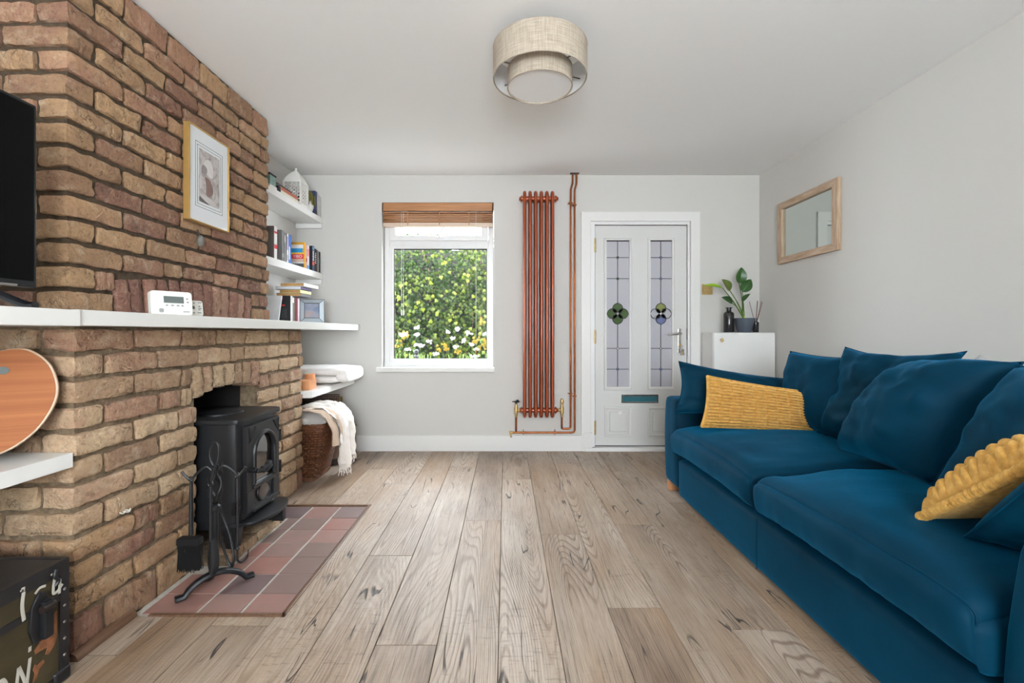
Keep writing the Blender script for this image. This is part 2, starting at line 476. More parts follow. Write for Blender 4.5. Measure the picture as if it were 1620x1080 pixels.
# floor boards ------------------------------------------------------------
def oak(name):
    t = NT(name)
    oi = t.add('ShaderNodeObjectInfo')
    v = t.coord((1, 1, 1), rand=31.0)
    mp = t.add('ShaderNodeMapping'); t.put(mp.inputs[0], v); mp.inputs['Scale'].default_value = (1.0, 0.10, 1.0)
    vs = mp.outputs[0]
    # cathedral growth rings: contour lines of a stretched noise field
    field = t.noise(vs, 4.2, 1.0, 0.35)
    rings = t.math('SINE', t.math('MULTIPLY', field, 420.0))
    rings = t.math('ADD', t.math('MULTIPLY', rings, 0.5), 0.5)
    mp2 = t.add('ShaderNodeMapping'); t.put(mp2.inputs[0], v); mp2.inputs['Scale'].default_value = (1.0, 0.022, 1.0)
    fine0 = t.noise(mp2.outputs[0], 420, 3, 0.7)
    coarse = t.noise(mp2.outputs[0], 130, 3, 0.6)
    fine = t.math('ADD', t.math('MULTIPLY', fine0, 0.55), t.math('MULTIPLY', coarse, 0.45))
    mp3 = t.add('ShaderNodeMapping'); t.put(mp3.inputs[0], v); mp3.inputs['Scale'].default_value = (1.0, 0.25, 1.0)
    blot = t.noise(mp3.outputs[0], 6.0, 4, 0.6)
    saw = t.noise(t.coord((0.2, 1.0, 1.0), rand=31.0), 90, 3, 0.7)
    base = t.ramp(t.math('ADD', t.math('MULTIPLY', blot, 0.75), t.math('MULTIPLY', oi.outputs['Random'], 0.28)),
                  [(0.24, rgb(108, 88, 72)), (0.44, rgb(148, 128, 110)), (0.64, rgb(171, 154, 138)), (0.88, rgb(190, 177, 165))])
    ringk = t.math('MULTIPLY', t.ramp(rings, [(0.0, G(1)), (0.34, G(0))]), t.ramp(t.noise(t.coord((1, .3, 1), rand=17.0), 3.0, 2), [(0.46, G(0.10)), (0.60, G(0.70))]))
    c = t.mix(ringk, base, rgb(104, 82, 66))
    warm = t.ramp(t.noise(t.coord((1, .35, 1), rand=23.0), 2.2, 3), [(0.50, G(0)), (0.70, G(0.55))])
    c = t.mix(warm, c, rgb(152, 120, 88))
    fk = t.ramp(fine, [(0.36, G(0.34)), (0.47, G(0.90)), (0.70, G(1.15))])
    sawk = t.math('MULTIPLY', t.ramp(saw, [(0.56, G(0)), (0.66, G(1))]), t.ramp(t.noise(v, 2.6, 2), [(0.52, G(0)), (0.62, G(0.45))]))
    c = t.mix(sawk, c, rgb(92, 76, 66))
    c = t.mix(0.85, c, t.mix(1.0, c, fk, 'MULTIPLY'))
    # cracks and knots
    mp4 = t.add('ShaderNodeMapping'); t.put(mp4.inputs[0], v); mp4.inputs['Scale'].default_value = (1.0, 0.11, 1.0)
    ck = t.noise(mp4.outputs[0], 7.0, 3, 0.5, 0.6)
    line = t.ramp(t.math('ABSOLUTE', t.math('SUBTRACT', ck, 0.5)), [(0.0, G(1)), (0.0035, G(1)), (0.007, G(0))])
    cm = t.ramp(t.noise(v, 3.1, 2), [(0.55, G(0)), (0.60, G(1))])
    crk = t.math('MULTIPLY', line, cm)
    vo = t.add('ShaderNodeTexVoronoi', Scale=2.6); 
    mp5 = t.add('ShaderNodeMapping'); t.put(mp5.inputs[0], v); mp5.inputs['Scale'].default_value = (1.0, 0.55, 1.0)
    t.put(vo.inputs['Vector'], mp5.outputs[0])
    kn = t.ramp(vo.outputs['Distance'], [(0.0, G(1)), (0.020, G(0.85)), (0.05, G(0.30)), (0.16, G(0))])
    dark = t.math('MAXIMUM', crk, kn)
    c = t.mix(dark, c, rgb(44, 34, 28))
    h = t.math('SUBTRACT', t.math('ADD', t.math('MULTIPLY', fine, 0.7), t.math('ADD', t.math('MULTIPLY', rings, 0.25), t.math('MULTIPLY', saw, 0.35))), t.math('MULTIPLY', dark, 1.5))
    rgh = t.ramp(fine, [(0.3, G(0.55)), (0.7, G(0.36))])
    t.set(Base__Color=c, Roughness=rgh, Normal=t.bump(h, 0.7, 0.0026))
    return t.m
M['oak'] = oak('brushed_oak_board')

def wood(name, a, b, scale=(1, 1, 1), freq=22, rough=0.5, metal=0):
    t = NT(name); v = t.coord(scale, rand=5.0)
    n = t.noise(v, freq, 4, 0.65)
    t.set(Base__Color=t.ramp(n, [(0.28, a), (0.72, b)]), Roughness=rough, Normal=t.bump(n, 0.2, 0.002)); return t.m
M['blindwood'] = wood('teak_blind', rgb(150, 96, 56), rgb(196, 142, 96), (0.12, 3, 3), 26, 0.4)
M['blindrail'] = wood('pale_blind_rail', rgb(206, 182, 160), rgb(226, 206, 188), (0.12, 3, 3), 20, 0.45)
M['bamboo'] = wood('bamboo_tray', rgb(140, 78, 38), rgb(172, 106, 58), (0.06, 0.06, 6), 9, 0.7)
M['bamboo_edge'] = plain('pale_tray_edge', rgb(196, 172, 146), 0.5)
M['limed'] = wood('limed_wood', rgb(150, 118, 86), rgb(208, 186, 164), (4, 0.25, 4), 22, 0.6)
M['limedv'] = wood('limed_wood_upright', rgb(150, 118, 86), rgb(208, 186, 164), (4, 4, 0.25), 22, 0.6)
M['darktrim'] = wood('dark_hardwood_trim', rgb(80, 56, 42), rgb(122, 92, 70), (3, 0.2, 3), 30, 0.3)

def tilemat():
    t = NT('red_quarry_tile'); oi = t.add('ShaderNodeObjectInfo'); v = t.coord(rand=11)
    n = t.noise(v, 10, 4, 0.6)
    f = t.math('ADD', t.math('MULTIPLY', oi.outputs['Random'], 0.8), t.math('MULTIPLY', n, 0.22))
    c = t.ramp(f, [(0.08, rgb(100, 84, 86)), (0.32, rgb(128, 104, 96)), (0.5, rgb(150, 106, 96)), (0.72, rgb(138, 112, 104)), (0.95, rgb(164, 110, 98))])
    t.set(Base__Color=c, Roughness=t.ramp(n, [(0.3, G(0.42)), (0.7, G(0.62))]), Normal=t.bump(t.noise(v, 60, 3), 0.12, 0.002)); return t.m
M['tile'] = tilemat()

def velvet(name, a, b):
    t = NT(name); v = t.coord()
    n = t.noise(v, 3.0, 3, 0.5, 0.5)
    t.set(Base__Color=t.ramp(n, [(0.15, a), (0.9, b)]), Roughness=0.62, Specular__IOR__Level=0.08, Sheen__Weight=0.62, Sheen__Roughness=0.42, Sheen__Tint=rgb(14, 120, 168))
    t.set(Normal=t.bump(t.noise(v, 7, 3), 0.12, 0.02)); return t.m
M['velvet'] = velvet('teal_blue_velvet', rgb(0, 30, 46), rgb(0, 56, 80))
def yellow(name):
    t = NT(name); v = t.coord()
    n = t.noise(v, 60, 3)
    t.set(Base__Color=t.ramp(n, [(0.3, rgb(178, 128, 50)), (0.7, rgb(210, 164, 84))]), Roughness=0.9, Sheen__Weight=0.4, Sheen__Tint=rgb(250, 220, 160),
          Normal=t.bump(t.noise(v, 400, 2), 0.3, 0.002)); return t.m
M['yellow'] = yellow('mustard_corduroy')

def linen():
    t = NT('linen_lampshade'); v = t.coord((1, 1, 1))
    a = t.noise(t.coord((1, 1, 0.05)), 260, 2); b = t.noise(t.coord((0.05, 0.05, 1)), 260, 2)
    n = t.math('ADD', t.math('MULTIPLY', a, 0.5), t.math('MULTIPLY', b, 0.5))
    t.set(Base__Color=t.ramp(n, [(0.35, rgb(150, 138, 122)), (0.65, rgb(190, 178, 162))]), Roughness=0.9, Normal=t.bump(n, 0.3, 0.002)); return t.m
M['linen'] = linen()

def art():
    t = NT('grey_wash_print'); v = t.coord()
    n = t.noise(v, 14, 5, 0.6, 1.5)
    t.set(Base__Color=t.ramp(n, [(0.25, rgb(110, 104, 104)), (0.45, rgb(176, 168, 166)), (0.6, rgb(206, 202, 202)), (0.8, rgb(150, 130, 126))]), Roughness=0.6); return t.m
M['art'] = art()
def colmat(r, g, b, rough=0.5):
    k = 'col_%d_%d_%d' % (r, g, b)
    if k not in M: M[k] = plain('print_colour', rgb(r, g, b), rough, var=0.05, vscale=30)
    return M[k]
# ================================================================== THE SETTING
BY = 4.09            # back wall plane
LX, RX = -1.88, 2.28 # side walls
CZ = 2.477           # ceiling
RY = -2.1            # rear wall (behind the camera)

def struct(mb, name, mat, label=None, **kw):
    o = build(mb, name, mat, **kw); o['kind'] = 'structure'
    if label: o['label'] = label
    return o

WX0, WX1, WZ0, WZ1 = -1.113, -0.108, 0.739, 2.232     # window opening
DX0, DX1, DZ1 = 0.761, 1.659, 2.068                   # door opening
b = MB()
b.box(LX - .2, WX0, BY, BY + .25, -.1, CZ + .2)
b.box(WX0, WX1, BY, BY + .25, -.1, WZ0); b.box(WX0, WX1, BY, BY + .25, WZ1, CZ + .2)
b.box(WX1, DX0, BY, BY + .25, -.1, CZ + .2)
b.box(DX0, DX1, BY, BY + .25, DZ1, CZ + .2); b.box(DX0, DX1, BY, BY + .25, -.1, -.03)
b.box(DX1, RX + .2, BY, BY + .25, -.1, CZ + .2)
struct(b, 'wall_back', M['wall'], 'white painted wall holding the window and front door', smooth=False)
struct(MB().box(RX, RX + .2, RY - .2, BY + .25, -.1, CZ + .2), 'wall_right', M['wall'], 'white painted wall behind the blue sofa', smooth=False)
struct(MB().box(LX - .2, LX, RY - .2, BY + .25, -.1, CZ + .2), 'wall_left', M['wall'], 'white painted alcove wall beside the chimney breast', smooth=False)
b = MB()
b.box(LX, -.70, RY - .2, RY, -.1, CZ); b.box(.90, RX, RY - .2, RY, -.1, CZ); b.box(-.70, .90, RY - .2, RY, 2.1, CZ); b.box(-.70, .90, RY - .2, RY, -.1, .90)
struct(b, 'wall_rear', M['wall'], 'white rear wall with an opening added for light', smooth=False)  # unseen opening, made up to let sky light in from behind
struct(MB().box(LX - .2, RX + .2, RY - .2, BY + .25, CZ, CZ + .2), 'ceiling', M['ceiling'], 'plain white ceiling', smooth=False)

# floor: sub-floor with oak boards ----------------------------------------
floor = struct(MB().box(LX - .1, RX + .1, RY - .2, BY + .2, -.08, -.024), 'floor', M['wickerdark'], 'wide grey-brown oak plank floor', smooth=False, origin=(0, 0, 0))
HX0, HX1, HY0, HY1 = -1.41, -0.842, 1.718, 2.79       # hearth recess
PW = 0.2095
cross = {  # boundary index k (left edge -0.234 + k*PW) -> cross-joint positions
    -1: [1.549, 3.62], -2: [2.17, 0.35], -3: [3.2, 1.02], 0: [2.576, 0.45], 1: [0.9, 3.3], 2: [2.4, 0.3], 3: [1.76, 3.7],
    4: [2.517, 0.6], 5: [1.63, 3.49], 6: [2.85, 0.9], 7: [1.9], -4: [3.55, 1.3], -5: [2.95, 0.8], -6: [3.4, 1.2], -7: [2.3]}
for k in range(-9, 13):
    x0 = -0.234 + k * PW; x1 = x0 + PW
    x0 = max(x0, LX); x1 = min(x1, RX)
    if x1 - x0 < 0.02: continue
    ys = sorted([RY] + [y - 1.9 for y in cross.get(k, [2.0])[:1]] + cross.get(k, [2.6, 0.6]) + [BY])
    ys = [ys[0]] + [y for i, y in enumerate(ys[1:-1]) if y - ys[0] > 0.3] + [ys[-1]]
    for y0, y1 in zip(ys[:-1], ys[1:]):
        g = 0.0011
        m = MB(); a0, a1, c0, c1 = x0 + g, x1 - g, y0 + g, y1 - g
        e = 0.016
        if a0 < HX1 + e and c0 < HY1 + e and c1 > HY0 - e:      # board notched round the hearth
            if c0 < HY0 - e: m.box(a0, a1, c0, HY0 - e, -.02, 0)
            if c1 > HY1 + e: m.box(a0, a1, HY1 + e, c1, -.02, 0)
            if a1 > HX1 + e: m.box(HX1 + e, a1, max(c0, HY0 - e), min(c1, HY1 + e), -.02, 0)
            if not m.v: continue
        else: m.box(a0, a1, c0, c1, -.02, 0)
        dz = random.uniform(-.0006, .0006)
        cx, cy = (a0 + a1) / 2, (c0 + c1) / 2
        build(m, 'floor_board', M['oak'], floor, origin=(cx, cy, dz), bevel=0.0012 if len(m.v) == 8 else 0, seg=1, smooth=False)

# skirting ----------------------------------------------------------------
def skirting(name, mb, label): struct(mb, name, M['gloss_white'], label, bevel=0.004)
skirting('baseboard_back', MB().box(LX, 0.712, BY - .018, BY, 0, .142), 'white skirting board under the window and radiator')
skirting('baseboard_right', MB().box(RX - .018, RX, RY, BY, 0, .142), 'white skirting board behind the sofa')
skirting('baseboard_left', MB().box(LX, LX + .018, 3.175, BY - .018, 0, .142), 'white skirting board in the alcove')

# window ------------------------------------------------------------------
win = bpy.data.objects.new('window_1', None); COL.objects.link(win); win['kind'] = 'structure'
win.location = ((WX0 + WX1) / 2, BY, WZ0); WO['window_1'] = Vector(win.location)
win['label'] = 'white framed window over the garden with a top light'
def rect(x0, x1, z0, z1): return [(x0, z0), (x1, z0), (x1, z1), (x0, z1)]
FY0, FY1 = BY + .075, BY + .145
fo = rect(WX0 + .004, WX1 - .004, WZ0 + .012, WZ1 - .004)
TZ0, TZ1 = 1.845, 1.905      # transom bar
b = MB().ring(rect(WX0 + .052, WX1 - .052, WZ0 + .06, WZ1 - .06), fo, 'y', FY0, FY1)
b.box(WX0 + .052, WX1 - .052, FY0, FY1, TZ0, TZ1)
build(b, 'frame', M['upvc'], win, bevel=.005)
# lower fixed light
gx0, gx1, gz0, gz1 = WX0 + .088, WX1 - .062, WZ0 + .085, 1.83
b = MB().ring(rect(gx0, gx1, gz0, gz1), rect(WX0 + .05, WX1 - .05, WZ0 + .055, TZ0 + .003), 'y', FY0 - .012, FY0 + .02)
gb = build(b, 'glazing_bead', M['upvc'], win, bevel=.004)
build(MB().ring(rect(gx0 + .007, gx1 - .007, gz0 + .003, gz1 - .010), rect(gx0 - .004, gx1 + .004, gz0 - .004, gz1 + .004), 'y', FY0 + .002, FY0 + .012), 'gasket', M['gasket'], gb)
build(MB().box(gx0 - .01, gx1 + .01, FY0 + .022, FY0 + .028, gz0 - .01, gz1 + .01), 'pane', M['glass'], win, smooth=False)
# opening top light
sx0, sx1, sz0, sz1 = WX0 + .055, WX1 - .055, TZ1 - .004, WZ1 - .058
b = MB().ring(rect(sx0 + .058, sx1 - .058, sz0 + .048, sz1 - .045), rect(sx0, sx1, sz0, sz1), 'y', FY0 - .02, FY0 + .02)
sash = build(b, 'top_sash', M['upvc'], win, bevel=.005)
hx = (695 - 800) / 176
b = MB().box(hx - .035, hx + .035, FY0 - .03, FY0 - .02, sz0 + .012, sz0 + .034)
b.tube(smoothpath([(hx - .005, FY0 - .032, sz0 + .025), (hx, FY0 - .05, sz0 + .05), (hx + .02, FY0 - .055, sz0 + .09), (hx + .045, FY0 - .05, sz0 + .12)]), .0085, 8)
build(b, 'sash_handle', M['upvc'], sash, bevel=.002)
build(MB().box(sx0 + .05, sx1 - .05, FY0 + .004, FY0 + .01, sz0 + .04, sz1 - .04), 'pane', M['glass'], win, smooth=False)
# reveal lining and sill
b = MB().box(WX0 - .045, WX1 + .008, BY - .035, BY + .08, WZ0 - .03, WZ0 + .012)
build(b, 'window_sill', M['gloss_white'], win, bevel=.006)

# wooden venetian blind, drawn up -----------------------------------------
bl = thing('venetian_blind', 'teak wooden venetian blind drawn up at top of window', 'blind', ((WX0 + WX1) / 2, BY + .03, 2.0))
BX0, BX1 = WX0 + .004, WX1 - .004
b = MB().box(BX0, BX1, BY - .004, BY + .006, 2.155, 2.229); b.box(BX0, BX0 + .012, BY - .004, BY + .06, 2.155, 2.229); b.box(BX1 - .012, BX1, BY - .004, BY + .06, 2.155, 2.229)
build(b, 'pelmet', M['blindwood'], bl, bevel=.002)
build(MB().box(BX0 + .015, BX1 - .015, BY + .012, BY + .055, 2.17, 2.222), 'head_rail', M['upvc'], bl, bevel=.002)
for i in range(6):
    z = 2.062 + i * .0160
    th = random.uniform(-.05, .05)
    b = MB().obox(((BX0 + BX1) / 2, BY + .034, z), (BX1 - BX0 - .012 - random.uniform(0, .006), .05, .0085), Matrix.Rotation(th, 3, 'X'))
    build(b, 'slat', M['blindwood'], bl, smooth=False)
build(MB().box(BX0 + .004, BX1 - .004, BY + .008, BY + .06, 2.018, 2.052), 'bottom_rail', M['blindrail'], bl, bevel=.003)
for px in (645, 695, 742):
    x = (px - 800) / 176
    build(MB().box(x - .004, x + .004, BY + .005, BY + .0065, 2.03, 2.17), 'ladder_tape', M['blindwood'], bl, smooth=False)
def cord(px, z0, name):
    x = (px - 800) / 176
    build(MB().tube([(x, BY + .004, 2.16), (x, BY + .005, z0)], .0016, 6), 'pull_cord', M['string'], bl)
    build(MB().lathe([(.002, .04), (.006, .03), (.008, 0), (.005, -.012)], (x, BY + .005, z0 - .02), 10), 'cord_tassel', M['blindwood'] if name else M['string'], bl)
cord(753, .90, 1); cord(635, 1.25, 0); cord(638, 1.25, 0)

# front door --------------------------------------------------------------
dr = bpy.data.objects.new('door_1', None); COL.objects.link(dr); dr['kind'] = 'structure'
dr.location = ((DX0 + DX1) / 2, BY, 0); WO['door_1'] = Vector(dr.location)
dr['label'] = 'white panelled front door with two leaded glass strips'
b = MB()
b.prism([(DX0, 0), (DX0 + .042, 0), (DX0 + .042, DZ1 - .034), (DX1 - .020, DZ1 - .034), (DX1 - .020, 0), (DX1, 0), (DX1, DZ1), (DX0, DZ1)], 'y', BY + .005, BY + .12)
build(b, 'door_frame', M['upvc'], dr, bevel=.004)
build(MB().box(DX0 - .05, DX1 + .02, BY - .03, BY + .12, 0, .036), 'threshold', M['upvc'], dr, bevel=.005)
LX0, LX1, LZ0, LZ1 = .808, 1.634, .044, 2.028
LY = BY + .022            # inner face of the leaf
s = 720 / LY
def dX(px): return (px - 800) / s
def dZ(py): return CAM_Z - (py - 526) / s
panels = [(959.5, 995.5), (1028.8, 1063)]
gz0, gz1 = dZ(611.5), dZ(380)
leaf = MB()
xs = [LX0, dX(958), dX(997), dX(1027.5), dX(1064.5), LX1]
leaf.box(xs[0], xs[1], LY, LY + .05, LZ0, LZ1); leaf.box(xs[2], xs[3], LY, LY + .05, LZ0, LZ1); leaf.box(xs[4], xs[5], LY, LY + .05, LZ0, LZ1)
for a in (1, 3):
    leaf.box(xs[a], xs[a+1], LY, LY + .05, LZ0, gz0 - .01); leaf.box(xs[a], xs[a+1], LY, LY + .05, gz1 + .01, LZ1)
leafo = build(leaf, 'door_leaf', M['door'], dr, smooth=False)
build(MB().box(DX0 + .042, LX0 - .0005, LY + .006, LY + .05, 0.036, LZ1 + .006).box(DX0 + .04, DX1 - .02, LY + .006, LY + .05, LZ1 + .0005, DZ1 - .034).box(LX1 + .0005, DX1 - .02, LY + .006, LY + .05, .036, LZ1 + .006).box(DX0 + .04, DX1 - .02, LY + .006, LY + .05, .036, LZ0 - .0005), 'door_seal', M['gasket'], dr, smooth=False)
for pi, (p0, p1) in enumerate(panels):
    x0, x1 = dX(p0), dX(p1); xc = (x0 + x1) / 2
    # raised glazing cassette
    co = rect(x0 - .026, x1 + .026, gz0 - .034, gz1 + .022); ci = rect(x0, x1, gz0, gz1)
    build(MB().ring(rect(x0 - .013, x1 + .013, gz0 - .016, gz1 + .011), co, 'y', LY - .010, LY + .004), 'outer_moulding', M['door'], leafo, bevel=.005)
    build(MB().ring(ci, rect(x0 - .013, x1 + .013, gz0 - .016, gz1 + .011), 'y', LY - .012, LY + .03), 'glazing_cassette', M['gloss_white'], leafo, bevel=.004)
    gl = build(MB().box(x0 - .004, x1 + .004, LY + .012, LY + .018, gz0 - .004, gz1 + .004), 'glass_strip', M['frost'], dr, smooth=False, label='obscured lilac leaded glass strip')
    yy = LY + .0105
    build(MB().box(x0, x1, yy - .004, yy + .004, gz1 - .009, gz1), 'spacer_bar', M['gasket'], gl, smooth=False)
    qz = dZ(496)
    R = .046; off = .047
    for (z0, z1) in ((gz0, qz - .088), (qz + .088, gz1)):
        build(MB().box(xc - .003, xc + .003, yy - .002, yy + .001, z0, z1), 'lead_came', M['lead'], gl, smooth=False)
    for py in (407, 440.5, 551, 584):
        z = dZ(py)
        build(MB().box(x0, x1, yy - .002, yy + .001, z - .0028, z + .0028), 'lead_came', M['lead'], gl, smooth=False)
        build(MB().prism([(xc - .016, z), (xc, z - .018), (xc + .016, z), (xc, z + .018)], 'y', yy - .003, yy - .001), 'lead_came', M['lead'], gl, smooth=False)
        d = build(MB().add([(xc - .010, yy - .003, z), (xc, yy - .003, z - .0115), (xc + .010, yy - .003, z), (xc, yy - .003, z + .0115), (xc, yy - .009, z)], [(0, 1, 4), (1, 2, 4), (2, 3, 4), (3, 0, 4), (0, 3, 2, 1)]), 'bevel_diamond', M['greenglass'] if (pi == 0 and py < 450) else M['clearbevel'] if py == 551 else M['blueglass'], gl, smooth=False)
    cols = (['greenglass'] * 4) if pi == 0 else ['clearbevel', 'limeglass', 'clearbevel', 'blueglass']
    for q in range(4):
        t = q * PI / 2
        cx, cz = xc + math.cos(t) * off, qz + math.sin(t) * off
        outl = []
        for i in range(24):
            a = 2 * PI * i / 24; rr = R * (1 + (.13 if abs(((a - t + PI) % (2*PI)) - PI) < .2 else 0))
            outl.append((cx + math.cos(a) * rr, cz + math.sin(a) * rr))
        build(MB().prism(outl, 'y', yy - .005, yy - .0005), 'petal', M[cols[q]], gl, bevel=.0015)
        build(MB().tube([(p[0], yy - .004, p[1]) for p in outl], .0034, 6, closed=True), 'lead_came', M['lead'], gl)
    build(MB().obox((xc, yy - .005, qz), (.02, .006, .02), Matrix.Rotation(PI / 4, 3, 'Y')), 'centre_jewel', M['clearbevel'], gl)
    # raised and fielded lower panel
    a0, a1 = (dX(956), dX(999)) if pi == 0 else (dX(1024), dX(1067))
    z0, z1 = dZ(690.5), dZ(643)
    build(MB().ring(rect(a0 + .022, a1 - .022, z0 + .022, z1 - .022), rect(a0, a1, z0, z1), 'y', LY - .013, LY + .004), 'panel_moulding', M['door'], leafo, bevel=.008)
    build(MB().box(a0 + .045, a1 - .045, LY - .014, LY + .004, z0 + .045, z1 - .045), 'raised_panel', M['door'], leafo, bevel=.010)
# letter plate
x0, x1, z0, z1 = dX(982.5), dX(1041), dZ(637), dZ(623.5)
lp = build(MB().ring(rect(x0 + .012, x1 - .012, z0 + .012, z1 - .018), rect(x0, x1, z0, z1), 'y', LY - .012, LY + .002), 'letter_plate', M['steel'], dr, bevel=.003)
build(MB().box(x0 + .012, x1 - .012, LY - .007, LY, z0 + .011, z1 - .017), 'flap', M['flapreflection'], lp, bevel=.002, label='chrome flap with teal reflection in its colour')
build(MB().lathe([(.0, -.006), (.016, -.006), (.019, -.003), (.019, .002)], (dX(980.4), LY - .0085, dZ(652.5)), 20, 'y'), 'blanking_cap', M['gloss_white'], dr)
for py in (388, 532.5, 676):
    z = dZ(py)
    h = build(MB().cyl((LX0 - .004, LY - .010, z - .062), (LX0 - .004, LY - .010, z + .062), .0105, n=12), 'hinge', M['brass'], dr)
    build(MB().box(LX0 - .02, LX0 - .006, LY - .006, LY + .006, z - .055, z + .055), 'hinge_leaf', M['brass'], h, smooth=False)
# lever handle with key
hx = dX(1074.5)
hp = build(MB().box(hx - .015, hx + .015, LY - .010, LY, dZ(558), dZ(519.5)), 'handle_plate', M['steel'], dr, bevel=.005)
zl = dZ(527.5)
build(MB().tube(smoothpath([(hx, LY - .008, zl), (hx, LY - .045, zl), (hx - .015, LY - .055, zl - .002), (hx - .07, LY - .055, zl - .004), (hx - .115, LY - .05, zl - .012)]), [.011] * 6 + [.010] * 12 + [.008] * 7, 10), 'lever', M['steel'], hp)
zk = dZ(545.5)
build(MB().cyl((hx, LY - .012, zk), (hx, LY - .026, zk), .010, n=12).box(hx - .003, hx + .003, LY - .045, LY - .02, zk - .006, zk + .006), 'lock_cylinder', M['brass'], hp)
kk = thing('key_bunch', 'small bunch of keys hanging from front door lock', 'keys', (hx + .005, LY - .04, zk - .09))
build(MB().tube(arc((hx + .004, LY - .042, zk - .016), .014, 0, 2 * PI, 18, 'xz')[:-1], .0013, 6, closed=True), 'key_ring', M['chrome'], kk)
for i, (dx, th) in enumerate(((-.002, .05), (.012, -.12), (.02, -.25))):
    b = MB().lathe([(0, -.001), (.011, -.001), (.011, .001), (0, .001)], (0, 0, -.02), 14, 'y'); b.box(-.004, .004, -.001, .001, -.065, -.028)
    b.xf(Matrix.Translation((hx + .004 + dx * .3, LY - .042 - i * .003, zk - .026)) @ Matrix.Rotation(th, 4, 'Y'))
    build(b, 'key', M['brass'] if i == 1 else M['chrome'], kk)
build(MB().box(LX1 + .003, LX1 + .014, LY - .003, LY + .006, dZ(537), dZ(519)), 'keep_plate', M['lcd'], dr, smooth=False)
# architrave
AX0, AX1, AZ1 = (919 - 800) / 176, (1106.5 - 800) / 176, CAM_Z + (526 - 335.5) / 176
b = MB().prism([(AX0, 0), (AX0 + .085, 0), (AX0 + .085, AZ1 - .085), (AX1 - .085, AZ1 - .085), (AX1 - .085, 0), (AX1, 0), (AX1, AZ1), (AX0, AZ1)], 'y', BY - .02, BY + .003)
struct(b, 'trim_1', M['gloss_white'], 'white architrave round the front door', bevel=.004)
b = MB().box(AX0 + .022, AX0 + .1, BY - .026, BY - .002, .0, .168)
struct(b, 'trim_2', M['gloss_white'], 'white plinth block at foot of door architrave', bevel=.004)

# ================================================================== CHIMNEY BREAST
UX, UY0, UY1 = -1.575, 1.636, 3.03     # upper breast face, near and far ends
LWX, LWY0, LWY1 = -1.41, 1.488, 3.17   # lower breast
MZ0, MZ1 = 1.084, 1.134                # mantel board
OPY0, OPY1 = 2.085, 2.583              # fire opening
rec = .016
cb = MB().box(LX + .001, UX - rec, UY0 + rec, UY1 - .006, MZ0 - .02, CZ - .0005)
chim = build(cb, 'chimney_breast', M['mortar_up'], smooth=False, origin=(-1.64, 2.3, 0))
tag(chim, 'exposed brown brick chimney breast around the stove recess', 'chimney breast')
cl = MB().box(LX + .001, LWX - rec, LWY0 + rec, OPY0 - .004, 0, MZ0 - .001)
cl.box(LX + .001, LWX - rec, OPY1 + .004, LWY1 - .006, 0, MZ0 - .001)
cl.box(LX + .001, LWX - rec, OPY0 - .01, OPY1 + .01, .80, MZ0 - .001)
build(cl, 'lower_core', M['mortar_low'], chim, smooth=False)
build(MB().box(LX + .001, LX + .02, OPY0, OPY1, 0, .82), 'fireback', M['soot'], chim, smooth=False)
build(MB().box(LX + .02, LWX - .10, OPY1 - .002, OPY1 + .003, .04, .80).box(LX + .02, LWX - .10, OPY0 - .003, OPY0 + .002, .04, .80).box(LX + .02, LWX - .125, OPY0, OPY1, .795, .802), 'firebox_lining', M['soot'], chim, smooth=False)

# eight worn brick shapes, shared by all bricks
BL, BD, BH = .235, .11, .0745
def brick_shape(seed):
    rnd = random.Random(seed); nx, ny, nz = 10, 3, 5
    m = MB()
    def P(u, v, w):
        # round the arrises, then wear them
        p = Vector(((u - .5) * BL, (v - .5) * BD, (w - .5) * BH))
        r = .010 + .004 * rnd.random()
        q = Vector((max(-BL/2 + r, min(BL/2 - r, p.x)), max(-BD/2 + r, min(BD/2 - r, p.y)), max(-BH/2 + r, min(BH/2 - r, p.z))))
        d = p - q
        if d.length > 1e-6: p = q + d.normalized() * min(d.length, r)
        n = noise.noise_vector(p * 22 + Vector((seed * 7.3, seed * 3.1, 1)))
        return p + n * .0070 + noise.noise_vector(p * 70 + Vector((seed, 2, seed))) * .0022
    def face(fn, a, b_): m.grid(fn, a, b_)
    face(lambda u, v: P(u, 0, v), nx, nz); face(lambda u, v: P(u, 1, v), nx, nz)
    face(lambda u, v: P(u, v, 0), nx, ny); face(lambda u, v: P(u, v, 1), nx, ny)
    face(lambda u, v: P(0, u, v), ny, nz); face(lambda u, v: P(1, u, v), ny, nz)
    return m
def brick_meshes(mat):
    out = []
    for sd in range(8):
        rnd_state = random.Random(sd)
        me = to_mesh('brick', brick_shape(sd + 1), True, merge=.0045, angle=60)
        me.materials.append(mat); out.append(me)
    return out
BU, BLO, BS = brick_meshes(M['brick_up']), brick_meshes(M['brick_low']), brick_meshes(M['brick_sold'])
rb = random.Random(21)
